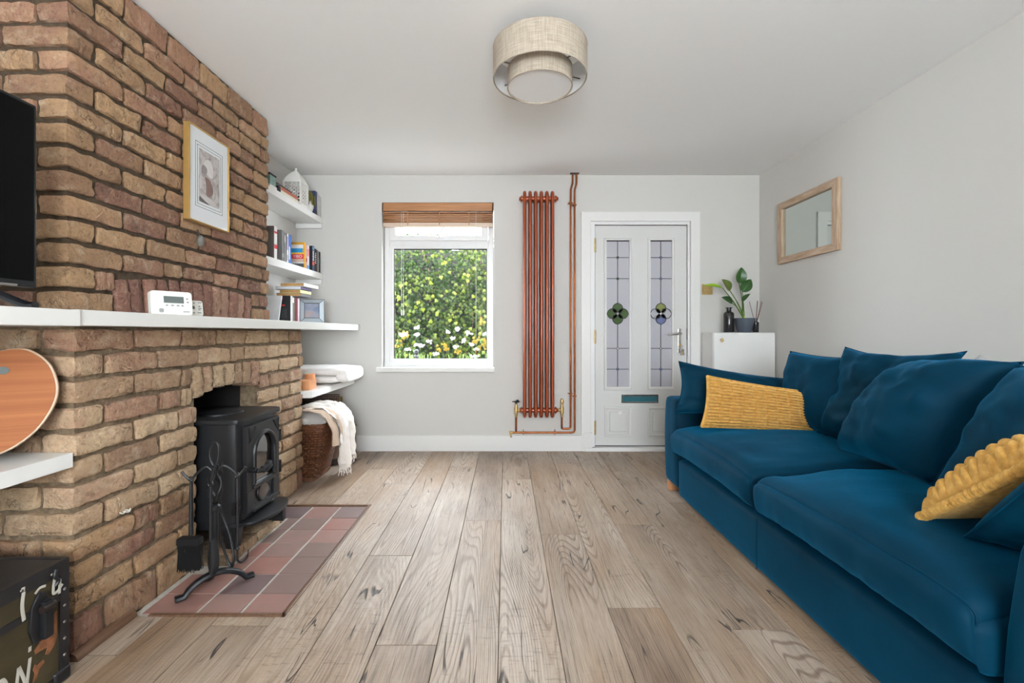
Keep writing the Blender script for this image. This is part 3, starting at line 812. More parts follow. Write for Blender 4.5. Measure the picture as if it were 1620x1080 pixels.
def put_brick(meshes, x0, x1, y0, y1, z0, z1, along, proud=None, tilt=0.0):
    """one brick filling the given block; along = axis of its length"""
    c = Vector(((x0 + x1) / 2, (y0 + y1) / 2, (z0 + z1) / 2))
    dx, dy, dz = x1 - x0, y1 - y0, z1 - z0
    me = rb.choice(BU if (meshes is BLO and c.z < .40 and rb.random() < .65) else meshes)
    fl = rb.choice((0, PI))
    if along == 'y': rot = (rb.choice((0, PI)), 0, PI / 2 + fl); sc = (dy / BL, dx / BD, dz / BH)
    elif along == 'x': rot = (rb.choice((0, PI)), 0, fl); sc = (dx / BL, dy / BD, dz / BH)
    else: rot = (tilt, PI / 2, 0); sc = (dz / BL, dy / BD, dx / BH)
    if along == 'z':
        R = Matrix.Rotation(tilt, 3, 'X') @ Matrix.Rotation(PI / 2, 3, 'Y')
        rot = R.to_euler()
    else:
        rot = Euler(rot); rot.rotate(Euler((rb.uniform(-.014, .014), 0, rb.uniform(-.010, .010))))
    link('brick', me, c, chim, rot=rot, scale=sc)

def course_splits(start, end, first, pitch):
    ys = [start]; y = start + first
    while y < end - .05:
        ys.append(y); y += pitch * (rb.uniform(.94, 1.06) if rb.random() > .14 else rb.uniform(.48, .62))
    if end - ys[-1] < .06 and len(ys) > 1: ys.pop()
    return ys + [end]

def lay(meshes, X, Y0, Y1, zlist, pitch, cut, first_flip):
    """courses on the face X=const and the return Y=Y0"""
    for r, (z0, z1) in enumerate(zlist):
        flip = (r + first_flip) % 2
        first = .118 if flip else .245
        j = .0070
        ends = course_splits(Y0, Y1 + rb.uniform(-.008, .010), first, pitch)
        for i, (a, c) in enumerate(zip(ends[:-1], ends[1:])):
            for (p, q, za, zb) in cut(a, c, z0, z1):
                depth = BD + rb.uniform(-.004, .0045)
                x1 = X + rb.uniform(-.004, .0045)
                if i == 0 and p == a:      # corner brick runs into the return
                    d = .245 if flip else .118
                    if flip: put_brick(meshes, X - d + j, x1, p, q - j, za + j, zb - j, 'x')
                    else: put_brick(meshes, X - d + j, x1, p, q - j, za + j, zb - j, 'y')
                else: put_brick(meshes, x1 - depth, x1, p + j, q - j, za + j, zb - j, 'y')
        # the return, towards the alcove wall
        x = X - (.245 if flip else .118)
        while x > LX + .03:
            x2 = max(LX + .004, x - .245 * rb.uniform(.95, 1.04))
            if x2 - LX < .06: x2 = LX + .004
            y = Y0 + rb.uniform(-.003, .004)
            put_brick(meshes, x2 + j, x - j, y, y + BD, z0 + j, z1 - j, 'x')
            x = x2
pit = .0868
# lower breast
zl = []; z = MZ0 - .002
while z > .02:
    z0 = max(0.0, z - pit)
    if z0 < .045: z0 = 0.0
    zl.append((z0 if z0 else -.022, z)); z = z0
def cut_low(a, c, z0, z1):
    if z0 >= .89: return [(a, c, z0, z1)]
    o0, o1 = (2.052, 2.612) if z0 > .73 else (OPY0, OPY1)
    out = []
    if a < o0 - .03: out.append((a, min(c, o0), z0, z1))
    if c > o1 + .03: out.append((max(a, o1), c, z0, z1))
    return out
lay(BLO, LWX, LWY0, LWY1, zl, .2475, cut_low, 0)
n = 7
for i in range(n):     # soldier arch over the fire opening
    t = (i + .5) / n; y = 2.052 + t * .56
    zb_ = .752 + .042 * (1 - ((y - 2.332) / .28) ** 2); zt = .903 + rb.uniform(-.003, .002)
    x1 = LWX + rb.uniform(-.002, .006)
    put_brick(BLO, x1 - .12, x1, y - .036, y + .036, zb_, zt, 'z', tilt=-(t - .5) * .16)
# upper breast
zu = []; z = MZ1 + .001
while z < CZ - .02:
    z1 = min(CZ - .002, z + pit); zu.append((z, z1)); z = z1
if zu[-1][1] - zu[-1][0] < .045: a = zu.pop(); zu[-1] = (zu[-1][0], a[1])
ay0, ay1 = 1.838, 2.838
def arch_top(y): return 1.325 - .045 * ((y - 2.338) / .5) ** 2
def cut_up(a, c, z0, z1):
    if z0 > 1.34: return [(a, c, z0, z1)]
    if z0 < 1.30:
        out = []
        if a < ay0 - .03: out.append((a, min(c, ay0), z0, z1))
        if c > ay1 + .03: out.append((max(a, ay1), c, z0, z1))
        return out
    return [(a, c, max(z0, arch_top((a + c) / 2) - .002) if c > ay0 and a < ay1 else z0, z1)]
lay(BU, UX, UY0, UY1, zu, .2375, cut_up, 0)
n = 13
for i in range(n):
    t = (i + .5) / n; y = ay0 + t * (ay1 - ay0)
    x1 = UX + rb.uniform(-.004, .005)
    put_brick(BS, x1 - .11, x1, y - .034, y + .034, MZ1 + .003, arch_top(y) - .006, 'z', tilt=-(t - .5) * .30)

# quarter-round moulding along the foot of the breast
qr = [(LWX + .004, 0)] + [(LWX + .004 + .026 * math.cos(t), .026 * math.sin(t)) for t in [i * PI / 12 for i in range(7)]]
o = build(MB().prism(qr, 'y', LWY0 - .02, HY0 - .012), 'trim_3', M['darktrim']); o['kind'] = 'structure'; o['label'] = 'dark wood quarter round at foot of brickwork'
# ================================================================== HEARTH AND STOVE
he = build(MB().box(HX0 + .002, HX1 + .0, HY0, HY1, -.022, -.0045), 'hearth', M['dustgrout'], smooth=False, origin=(-1.12, 2.25, -.008))
tag(he, 'red quarry tile hearth in front of the stove', 'hearth')
tys = [1.722, 1.857, 2.008, 2.161, 2.308, 2.46, 2.615, 2.782]
txs = [-1.385, -1.176, -1.007, -.845]
PLX = -1.258          # front of the brick plinth under the stove
for i in range(7):
    for jx in range(3):
        x0, x1, y0, y1 = txs[jx] + .0048, txs[jx + 1] - .0048, tys[i] + .0020, tys[i + 1] - .0020
        if jx == 0 and y1 > OPY0 and y0 < OPY1 + .02: x0 = PLX + .012
        build(MB().box(x0, x1, y0, y1, -.02, -.002 + random.uniform(-.001, .001)), 'tile', M['tile'], he, bevel=.0022, seg=2)
for nm, bx in (('edge_strip', (HX0 + .07, HX1 + .016, HY0 - .016, HY0 + .001)), ('edge_strip', (HX0 + .03, HX1 + .016, HY1 - .001, HY1 + .016)), ('edge_strip', (HX1 - .001, HX1 + .016, HY0 - .016, HY1 + .016))):
    build(MB().box(*bx, -.02, .006), nm, M['darktrim'], he, bevel=.003)
# plinth of old bricks that carries the stove
build(MB().box(LX + .02, PLX - .015, OPY0 - .002, OPY1 - .002, -.008, .043), 'plinth_bed', M['mortar_low'], he, smooth=False)
yy = OPY0
k = 0
while yy < OPY1 - .03:
    ln = (.105, .12, .235, .10)[k % 4]; y2 = min(yy + ln, OPY1 + .01)
    me = BLO[k % 8]
    c = Vector((PLX - .052, (yy + y2) / 2, .022))
    link('plinth_brick', me, c, he, rot=Euler((0, 0, PI / 2)), scale=((y2 - yy - .008) / BL, .105 / BD, .056 / BH))
    yy = y2; k += 1

st = thing('wood_burning_stove', 'black cast iron wood burning stove with arched glass door', 'stove', (-1.4, 2.31, .05))
SF = -1.252           # front of the body
body = [(-1.66, 2.125), (-1.305, 2.125), (-1.268, 2.138), (SF, 2.17), (SF, 2.468), (-1.268, 2.50), (-1.305, 2.513), (-1.66, 2.513)]
build(MB().prism(body, 'z', .155, .632), 'body', M['stove'], st, bevel=.006)
def grow(poly, d, c=(-1.45, 2.319)):
    return [(x + d * (1 if x > c[0] else -1), y + d * (1 if y > c[1] else -1)) for x, y in poly]
build(MB().prism(grow(body, .018), 'z', .632, .655), 'top_plate', M['stove'], st, bevel=.005)
build(MB().lathe([(.0, .655), (.105, .655), (.105, .661), (.098, .665), (.0, .665)], (-1.45, 2.31, 0), 32), 'cooking_plate', M['stove'], st)
build(MB().prism(grow(body, .006), 'z', .14, .168), 'base_rim', M['stove'], st, bevel=.004)
for (lx, ly) in ((-1.29, 2.155), (-1.29, 2.485), (-1.6, 2.155), (-1.6, 2.485)):
    b = MB().add([(lx - .022, ly - .022, .046), (lx + .022, ly - .022, .046), (lx + .022, ly + .022, .046), (lx - .022, ly + .022, .046),
                  (lx - .034, ly - .034, .15), (lx + .034, ly - .034, .15), (lx + .034, ly + .034, .15), (lx - .034, ly + .034, .15)],
                 [(0, 3, 2, 1), (4, 5, 6, 7), (0, 1, 5, 4), (1, 2, 6, 5), (2, 3, 7, 6), (3, 0, 4, 7)])
    build(b, 'leg', M['stove'], st, bevel=.005)
build(MB().cyl((-1.70, 2.319, .62), (-1.74, 2.319, 1.0), .055), 'flue_pipe', M['iron'], st)
# door with an arched light
dy0, dy1, dz0, dz1 = 2.168, 2.472, .195, .614
ay, ar, asp, ab = 2.325, .098, .462, .322
inner = [(ay - ar, ab)] + [(ay - ar * math.cos(t), asp + ar * math.sin(t)) for t in [i * PI / 20 for i in range(21)]] + [(ay + ar, ab)]
def outer_of(p):
    t = math.atan2(p[1] - .44, p[0] - ay)
    dx, dz = math.cos(t), math.sin(t)
    k = min((dy1 - ay if dx > 0 else ay - dy0) / max(abs(dx), 1e-6), (dz1 - .44 if dz > 0 else .44 - .30) / max(abs(dz), 1e-6))
    return (ay + dx * k, .44 + dz * k)
outer = [(dy0, .30)] + [outer_of(p) for p in inner[1:-1]] + [(dy1, .30)]
# make sure the two upper corners are square
outer2 = []
for p in outer: outer2.append(p)
i1 = min(range(len(outer)), key=lambda i: (outer[i][0] - dy0) ** 2 + (outer[i][1] - dz1) ** 2); outer2[i1] = (dy0, dz1)
i2 = min(range(len(outer)), key=lambda i: (outer[i][0] - dy1) ** 2 + (outer[i][1] - dz1) ** 2); outer2[i2] = (dy1, dz1)
DFX = SF + .022
dmb = MB().ring(inner, outer2, 'x', SF - .004, DFX)
dmb.box(SF - .004, DFX, dy0, dy0 + .055, dz0, .30).box(SF - .004, DFX, dy1 - .055, dy1, dz0, .30).box(SF - .004, DFX, dy0 + .05, dy1 - .05, dz0, .215).box(SF - .004, DFX - .010, dy0 + .05, dy1 - .05, .21, .30)
door = build(dmb, 'stove_door', M['stove'], st, bevel=.003)
build(MB().tube([(DFX, p[0], p[1]) for p in inner] , .011, 8), 'arch_moulding', M['stove'], door)
build(MB().box(SF - .004, DFX + .008, ay - ar - .01, ay + ar + .01, .298, .318), 'glass_rail', M['stove'], door, bevel=.004)
build(MB().prism(inner, 'x', SF + .004, SF + .008), 'stove_glass', M['stoveglass'], door, smooth=False, label='smoky glass with arched top')
for sgn in (-1, 1):       # triangular corner recess mouldings
    yc = ay + sgn * .138; zc = .602
    tri = [(DFX, yc, zc), (DFX, yc - sgn * .055, zc), (DFX, yc, zc - .068)]
    build(MB().tube(tri, .0045, 6, closed=True), 'corner_moulding', M['stove'], door)
build(MB().lathe([(.0, .004), (.03, .003), (.038, 0), (.038, -.008)], (DFX - .004, ay, .2575), 28, 'x', sx=1.25, sy=.92), 'oval_badge', M['lampmetal'], door, label='worn metal oval badge')
build(MB().tube([(DFX - .006, ay + math.cos(t) * .056, .2575 + math.sin(t) * .041) for t in [i * PI / 16 for i in range(32)]], .0055, 8, closed=True), 'badge_ring', M['stove'], door)
build(MB().box(SF - .002, DFX + .012, dy0 + .04, dy1 - .01, dz0 - .004, dz0 + .012), 'bottom_rail', M['stove'], door, bevel=.004)
build(MB().cyl((DFX, 2.197, .398), (DFX + .03, 2.197, .398), .013).tube(smoothpath([(DFX + .03, 2.195, .396), (DFX + .045, 2.21, .396), (DFX + .055, 2.24, .402), (DFX + .052, 2.275, .42)]), [.012] * 7 + [.018] * 6 + [.019] * 3 + [.012] * 3, 12), 'door_handle', M['iron'], door, label='black curved door handle')
for z in (.505, .335):
    b = MB().cyl((SF + .012, dy1 + .018, z - .032), (SF + .012, dy1 + .018, z + .032), .013, n=12); b.box(SF - .01, SF + .014, dy1, dy1 + .035, z - .024, z + .024)
    build(b, 'hinge', M['iron'], st, bevel=.002)
# curved ash lip
lip = [(SF - .01, 2.14)] + [(SF + .005 + .105 * math.sin(t) ** .8, 2.319 - .18 * math.cos(t)) for t in [i * PI / 18 for i in range(1, 18)]] + [(SF - .01, 2.498)]
build(MB().prism(lip, 'z', .150, .166), 'ash_lip', M['stove'], st, bevel=.004)
build(MB().box(SF - .01, SF + .05, 2.455, 2.49, .046, .152), 'lip_bracket', M['stove'], st, bevel=.003)
build(MB().cyl((-1.27, 2.134, .245), (-1.245, 2.134, .245), .010, n=10).box(-1.275, -1.262, 2.118, 2.15, .21, .27), 'air_control', M['iron'], st)

# companion set ------------------------------------------------------------
CX, CY = -1.204, 1.885
cs = thing('fire_tool_stand', 'black iron fireside tool stand with arched foot on tiles', 'tool stand', (CX, CY, 0))
def foot(p0, p1):
    p0, p1 = Vector(p0), Vector(p1); pts = []
    for i in range(15):
        t = i / 14; p = p0.lerp(p1, t); p.z = .012 + .058 * (1 - (2 * t - 1) ** 2) ** .8 ; pts.append(p)
    pts = [p0 + Vector((0, 0, .012)) + (p0 - p1).normalized() * .03] + pts + [p1 + Vector((0, 0, .012)) + (p1 - p0).normalized() * .03]
    return MB().tube(pts, .0115, 8, sx=1.7)
build(foot((CX - .075, CY - .075, 0), (CX + .085, CY + .075, 0)), 'foot', M['iron'], cs)
build(MB().tube(smoothpath([(CX, CY, .066), (CX - .03, CY + .03, .055), (CX - .065, CY + .062, .012), (CX - .085, CY + .08, .012)]), .0115, 8, sx=1.7), 'foot', M['iron'], cs)
build(MB().tube([(CX, CY, .06), (CX, CY, .33)], .0125, 12).lathe([(.012, 0), (.02, .008), (.02, .02), (.012, .028)], (CX, CY, .325), 16), 'pole', M['iron'], cs)
b = MB()
for q in range(4):    # open basket twist above the pole
    pts = [(CX + math.cos(q * PI / 2 + t * 2.4) * .028 * math.sin(PI * t), CY + math.sin(q * PI / 2 + t * 2.4) * .028 * math.sin(PI * t), .35 + t * .135) for t in [i / 12 for i in range(13)]]
    b.tube(pts, .0038, 6)
build(b, 'basket_twist', M['iron'], cs)
build(MB().cyl((CX, CY, .48), (CX, CY, .515), .011), 'collar', M['iron'], cs)
loop = smoothpath([(CX, CY, .505), (CX - .018, CY, .535), (CX - .021, CY, .575), (CX - .006, CY, .605), (CX + .010, CY, .604), (CX + .016, CY, .58), (CX + .012, CY, .54), (CX + .002, CY, .51)])
build(MB().tube(loop, .0048, 8), 'ring_handle', M['iron'], cs)
hooks = []
for (dx, dy) in ((-.085, -.02), (.075, .03), (.03, -.075), (-.03, .08)):
    pts = smoothpath([(CX, CY, .475), (CX + dx * .35, CY + dy * .35, .508), (CX + dx * .75, CY + dy * .75, .485), (CX + dx, CY + dy, .462), (CX + dx * 1.25, CY + dy * 1.25, .478), (CX + dx * 1.38, CY + dy * 1.38, .497)])
    build(MB().tube(pts, .0052, 8), 'hook_arm', M['iron'], cs); hooks.append((CX + dx, CY + dy))
def tool(name, label, i, maker):
    x, y = hooks[i]
    t = thing(name, label, 'fireside tool', (x, y, .1)); maker(t, x, y); return t
def mk_brush(t, x, y):
    build(MB().tube([(x, y, .452), (x, y, .40), (x, y, .235)], [.006, .007, .009], 8).tube(arc((x, y, .462), .010, 0, 2 * PI, 12, 'xz')[:-1], .003, 6, closed=True), 'handle', M['iron'], t)
    build(MB().box(x - .05, x + .04, y - .02, y + .02, .195, .225), 'head', M['iron'], t, bevel=.006)
    b = MB(); r = random.Random(4)
    for i in range(150):
        px, py = x + r.uniform(-.047, .037), y + r.uniform(-.017, .017); e = r.uniform(-.006, .006)
        b.tube([(px, py, .2), (px + e, py + e, .085 + r.uniform(0, .012))], .0016, 3)
    build(b, 'bristles', M['gasket'], t, kind='stuff')
tool('hearth_brush', 'black bristle brush hanging from fireside tool stand', 0, mk_brush)
def mk_poker(t, x, y):
    build(MB().tube([(x, y, .45), (x, y, .36)], .0085, 8).tube([(x, y, .36), (x, y, .15)], .0045, 8).tube(arc((x, y, .462), .010, 0, 2 * PI, 12, 'xz')[:-1], .003, 6, closed=True).ball((x, y, .155), .009, 8, 6), 'shaft', M['iron'], t)
    build(MB().tube(smoothpath([(x, y, .15), (x, y, .11), (x + .012, y + .008, .092), (x + .03, y + .02, .11), (x + .034, y + .022, .14)]), [.0045] * 20 + [.002] * 5, 7), 'hook', M['iron'], t)
tool('poker', 'thin black iron poker hanging nearest the stove', 1, mk_poker)
def mk_shovel(t, x, y):
    build(MB().tube([(x, y, .45), (x, y, .235)], .0055, 8).tube(arc((x, y, .462), .010, 0, 2 * PI, 12, 'xz')[:-1], .003, 6, closed=True), 'handle', M['iron'], t)
    def fn(u, v):
        wv = .022 * (.62 + .38 * min(1, v * 2.2)) * (1 if v < .75 else 1 - .55 * ((v - .75) / .25) ** 2)
        return (x + (u - .5) * 2 * wv, y + .016 * (abs(u - .5) * 2) ** 2 + .004, .24 - v * .145)
    mb = MB().grid(fn, 8, 10); mb.grid(lambda u, v: Vector(fn(u, v)) + Vector((0, -.003, 0)), 8, 10)
    build(mb, 'blade', M['iron'], t)
tool('ash_shovel', 'small iron ash shovel hanging nearest the room on tool stand', 2, mk_shovel)
def mk_tongs(t, x, y):
    b = MB().tube(arc((x, y, .462), .010, 0, 2 * PI, 12, 'xz')[:-1], .003, 6, closed=True).tube([(x, y, .45), (x, y, .30)], .0055, 8); build(b, 'handle', M['iron'], t)
    for sg in (-1, 1):
        build(MB().tube(smoothpath([(x, y, .30), (x + sg * .02 + .02, y, .2), (x + sg * .016 + .05, y - .01, .10), (x + .058, y - .012, .055)]), [.0045] * 15 + [.006] * 4, 7, sx=1.4), 'arm', M['iron'], t)
tool('fire_tongs', 'black iron tongs with long legs hanging on tool stand', 3, mk_tongs)

# ================================================================== SHELVES ON THE LEFT
mp = [(-1.307, 1.395), (-1.307, BY - .002), (LX + .002, BY - .002), (LX + .002, UY1 + .004), (UX - .010, UY1 + .004), (UX - .010, UY0 + .006), (LX + .002, UY0 + .006), (LX + .002, 1.395)]
o = build(MB().prism(mp, 'z', MZ0, MZ1), 'mantel_shelf', M['shelf'], bevel=.003, origin=(-1.45, 2.7, MZ0)); tag(o, 'long white mantel shelf running past the chimney breast', 'shelf')
o = build(MB().box(LX + .002, -1.300, .30, 1.393, MZ0 - .002, MZ1 - .002), 'television_shelf', M['shelf'], bevel=.003); tag(o, 'thick white floating shelf under the television', 'shelf')
o = build(MB().box(LX + .002, LWX, .30, LWY0 - .003, .624, .672), 'alcove_shelf', M['shelf'], bevel=.003); tag(o, 'white floating shelf under the wooden lap tray', 'shelf')
SFX = -1.642
for nm, z0, z1, lab in (('book_shelf', 1.537, 1.592, 'white alcove shelf holding the row of upright books'), ('book_shelf', 2.037, 2.086, 'topmost white alcove shelf with lantern and pot')):
    t = thing(nm, lab, 'shelf', (-1.76, 3.56, z0))
    build(MB().box(LX + .002, SFX, UY1 + .01, BY - .002, z0, z1), 'board', M['shelf'], t, bevel=.003)
    build(MB().box(LX + .004, SFX - .002, BY - .03, BY - .002, z0 - .042, z0 - .0005), 'batten', M['shelf'], t, bevel=.002)
t = thing('bench_shelf', 'low white alcove shelf with the folded blanket', 'shelf', (-1.6, 3.6, .604))
build(MB().box(LX + .002, -1.358, LWY1 + .014, BY - .002, .604, .650), 'board', M['shelf'], t, bevel=.003)

# television ----------------------------------------------------------------
tv = thing('television', 'black flat screen television standing on the white shelf', 'television', (-1.52, .98, MZ1))
TX = -1.505
build(MB().box(TX - .03, TX, .505, 1.462, 1.205, 1.79), 'bezel', M['tvblack'], tv, bevel=.006)
build(MB().box(TX - .001, TX + .002, .517, 1.450, 1.226, 1.779), 'screen', M['screen'], tv, smooth=False)
build(MB().box(TX - .07, TX - .028, .62, 1.34, 1.25, 1.60), 'back_housing', M['tvblack'], tv, bevel=.012)
build(MB().box(TX - .002, TX + .004, .70, 1.40, 1.206, 1.2125), 'sound_bar_strip', M['steel'], tv, bevel=.001)
for y in (.70, 1.26):
    b = MB().tube(smoothpath([(TX - .13, y - .05, MZ1 + .008), (TX - .09, y - .03, MZ1 + .012), (TX - .03, y, MZ1 + .074), (TX + .0, y, MZ1 + .078), (TX + .06, y + .005, MZ1 + .05), (TX + .16, y + .01, MZ1 + .008), (TX + .19, y + .012, MZ1 + .006)]), .010, 8, sx=1.3)
    build(b, 'foot', M['tvblack'], tv)

# lap tray --------------------------------------------------------------------
tr = thing('lap_tray', 'bamboo lap tray with rounded end leaning on alcove shelf', 'tray', (-1.6, 1.33, .672))
# outline in tray coordinates (u along the length, v up); right-hand end as seen in the room
ol = smoothpath([(-.30, .30), (-.20, .315), (-.08, .315), (.02, .325), (.085, .342), (.13, .335), (.175, .29), (.197, .215), (.185, .145), (.145, .075), (.08, .025), (-.02, .004), (-.15, .002), (-.26, .012), (-.33, .06), (-.36, .15), (-.345, .24), (-.30, .30)], 5)[:-1]
ol = [(p[0] * (1 if p[0] > 0 else .78), p[1]) for p in [Vector((q[0], q[1], 0)) for q in [(o_[0], o_[1]) for o_ in ol]]]
ang = math.radians(29)
ax = Vector((math.cos(ang), math.sin(ang), 0))
lean = math.radians(9)
nrm = Vector((ax.y, -ax.x, 0))
upv = Vector((0, 0, 1)) * math.cos(lean) - nrm * math.sin(lean)
org = Vector((-1.578, 1.322, .676))
TM = frame_M(org, ax, upv)       # local z = normal towards the room
def tray_layer(scale, w0, w1):
    c = (-.08, .17)
    pl = [(c[0] + (p[0] - c[0]) * scale, c[1] + (p[1] - c[1]) * scale) for p in ol]
    return MB().prism(pl, 'z', w0, w1).xf(TM)
build(tray_layer(1.0, -.012, .0), 'tray_edge', M['bamboo_edge'], tr, bevel=.004)
build(tray_layer(.978, .0, .002), 'tray_top', M['bamboo'], tr, label='orange-brown bamboo face')
build(MB().prism([(-.20, .262), (.075, .262), (.082, .267), (.085, .2735), (.082, .280), (.075, .285), (-.20, .285), (-.207, .2735)], 'z', .0015, .0035).xf(TM), 'tablet_slot', M['lcd'], tr)
cm = MB()
cpl = [(-.08 + (p[0] + .08) * .90, .165 + (p[1] - .17) * .90) for p in ol]
n_ = len(cpl)
def cush(u, v):
    i = int(round(u * n_)) % n_; p = cpl[i]; k = [1, 1.0, .97, .86, .55, .0][int(round(v * 5))]; w_ = [-.012, -.022, -.036, -.048, -.055, -.058][int(round(v * 5))]
    return (-.08 + (p[0] + .08) * k, .165 + (p[1] - .165) * k, w_)
cm.grid(cush, n_, 5, closeu=True).xf(TM)
build(cm, 'bean_cushion', M['tray_cushion'], tr, label='charcoal padded underside')

# trunk ------------------------------------------------------------------------
tk = thing('travel_trunk', 'old olive and black metal trunk with white painted markings', 'trunk', (-1.6, 1.0, 0))
KX, KY0, KY1, KZ = -1.352, .62, 1.402, .366
build(MB().box(LX + .015, KX, KY0, KY1, .012, KZ), 'body', M['trunk_green'], tk, bevel=.006)
build(MB().box(LX + .013, KX + .002, KY0 - .002, KY1 + .002, KZ - .002, KZ + .003), 'lid_top', M['trunk_black'], tk, bevel=.002)
b = MB().box(KX - .01, KX + .005, KY0 - .004, KY1 + .004, KZ - .038, KZ + .005).box(KX - .0105, KX + .0046, KY1 - .026, KY1 + .0034, .0, KZ + .001).box(KX - .03, KX + .004, KY0 - .004, KY1 + .004, .005, .030).box(KX - .01, KX + .0035, KY0, KY1 - .02, .250, .272)
b.box(KX - .03, KX + .0039, KY1 - .004, KY1 + .0052, 0.001, KZ + .0042).box(LX + .012, KX - .001, KY1 - .01, KY1 + .0058, KZ - .036, KZ + .0056)
build(b, 'metal_edging', M['trunk_black'], tk, bevel=.002)
build(MB().box(KX - .035, KX + .009, KY1 - .045, KY1 + .009, .0, .042), 'corner_cap', M['trunk_black'], tk, bevel=.009, seg=3)
b = MB()
for i in range(8):
    y = KY1 - .05 - i * .085
    build(MB().lathe([(0, .0035), (.0035, .0025), (.005, 0)], (KX + .005, y, KZ - .022), 10, 'x'), 'rivet', M['lampmetal'], tk)
for i in range(5):
    build(MB().lathe([(0, .0035), (.0035, .0025), (.005, 0)], (KX + .005, KY1 - .012, .08 + i * .05), 10, 'x'), 'rivet', M['lampmetal'], tk)
# clasp
cp = [(1.318 + dx, .235 + dz) for dx, dz in ((-.032, -.02), (-.020, -.062), (.018, -.066), (.026, -.02), (.030, .03), (.012, .072), (-.006, .078), (-.026, .045))]
clasp = build(MB().prism(cp, 'x', KX, KX + .009), 'clasp', M['trunk_black'], tk, bevel=.003)
build(MB().box(KX + .006, KX + .026, 1.312, 1.340, .175, .285), 'hasp', M['iron'], clasp, bevel=.006)
build(MB().cyl((KX + .018, 1.308, .265), (KX + .018, 1.344, .265), .011, n=12), 'hasp_knuckle', M['leather'], clasp)
build(MB().tube(smoothpath([(KX + .007, 1.362, .355), (KX + .010, 1.356, .335), (KX + .010, 1.366, .32), (KX + .007, 1.360, .306)]), .005, 8), 'lid_hook', M['iron'], tk)
def strokes(lines, wd, x):
    b = MB()
    for L in lines:
        P_ = smoothpath([(x, y, z) for y, z in L], 4)
        for i in range(len(P_)): P_[i].x = x
        b.tube(P_, wd, 6, sx=1.0)
    for v in b.v: v.x = x + (v.x - x) * .12
    return b
build(strokes([[(1.270, .352), (1.269, .34)], [(1.271, .338), (1.267, .30), (1.272, .258)]], .0052, KX + .006), 'painted_one', M['paintwhite'], tk)
build(strokes([[(1.302, .315), (1.315, .325), (1.332, .322)]], .0042, KX + .006), 'painted_dash', M['paintwhite'], tk)
build(strokes([[(1.362, .352), (1.356, .32), (1.354, .288), (1.366, .286)], [(1.366, .286), (1.382, .300)], [(1.374, .318), (1.372, .276)]], .0046, KX + .0065), 'painted_four', M['paintwhite'], tk)
build(strokes([[(1.208, .125), (1.196, .085), (1.206, .05), (1.226, .06), (1.232, .10), (1.222, .13), (1.208, .125)]], .005, KX + .002), 'painted_letter', M['paintwhite'], tk)
build(strokes([[(1.252, .05), (1.262, .135)], [(1.262, .135), (1.276, .09), (1.282, .06)], [(1.282, .06), (1.292, .14)]], .0048, KX + .002), 'painted_letter', M['paintwhite'], tk)
build(strokes([[(1.292, .172), (1.291, .158)]], .0045, KX + .002), 'painted_mark', M['paintwhite'], tk)
def patch(pts): return MB().prism(pts, 'x', KX - .001, KX + .0012)
build(patch([(1.305, .150), (1.320, .165), (1.330, .190), (1.352, .205), (1.360, .222), (1.370, .228), (1.371, .15), (1.362, .128), (1.345, .112), (1.336, .118), (1.342, .135), (1.322, .138), (1.308, .138)]), 'chipped_patch', M['plywood'], tk, smooth=False, label='chipped patch of bare wood')
build(patch([(1.301, .098), (1.306, .085), (1.300, .06), (1.312, .068), (1.318, .088), (1.334, .098), (1.330, .108), (1.314, .103), (1.306, .110)]), 'chipped_patch', M['plywood'], tk, smooth=False, label='small chipped patch of bare wood')
b = strokes([[(0, -.012), (0, .012)], [(-.014, 0), (.014, .002)]], .002, 0)
b.xf(Matrix.Translation((-1.43, 1.23, KZ + .0035)) @ Matrix.Rotation(PI / 2, 4, 'Y'))
build(b, 'painted_star', M['paintwhite'], tk)

# thermostats on the mantel ---------------------------------------------------
def thermostat(name, label, c, ang, w_, h_, d_, lcd, btn):
    t = thing(name, label, 'thermostat', (c[0], c[1], MZ1))
    axx = Vector((math.cos(ang), math.sin(ang), 0)); nn = Vector((axx.y, -axx.x, 0))
    le = math.radians(8)
    up_ = Vector((0, 0, 1)) * math.cos(le) - nn * math.sin(le)
    T = frame_M((c[0], c[1], MZ1 + .001 + math.sin(le) * .0), axx, up_)
    def rr(x0, x1, y0, y1, r):
        out = []
        for (cx_, cy_, a) in ((x1 - r, y1 - r, 0), (x0 + r, y1 - r, PI/2), (x0 + r, y0 + r, PI), (x1 - r, y0 + r, 1.5*PI)):
            out += [(cx_ + r * math.cos(a + i * PI / 10), cy_ + r * math.sin(a + i * PI / 10)) for i in range(6)]
        return out
    build(MB().prism(rr(-w_/2, w_/2, 0.0, h_, .012), 'z', -d_, 0).xf(T), 'case', M['thermo'], t, bevel=.004)
    build(MB().prism(rr(lcd[0], lcd[1], lcd[2], lcd[3], .002), 'z', -.001, .0012).xf(T), 'display', M['lcd'], t, smooth=False)
    for (x, y, a, b_) in btn:
        build(MB().prism(rr(x - a, x + a, y - b_, y + b_, min(a, b_) * .6), 'z', -.001, .0014).xf(T), 'button', M['lcdframe'], t, smooth=False)
    return t
thermostat('room_thermostat', 'larger white room thermostat with grey display on mantel', (-1.370, 1.875), math.radians(58), .150, .100, .030, (-.030, .042, .050, .078),
           [(-.04, .018, .008, .008), (.055, .07, .004, .003), (.057, .056, .004, .003), (-.02, .04, .004, .003), (.0, .04, .005, .003), (.02, .04, .005, .003), (.036, .04, .004, .003), (.05, .015, .012, .002)])
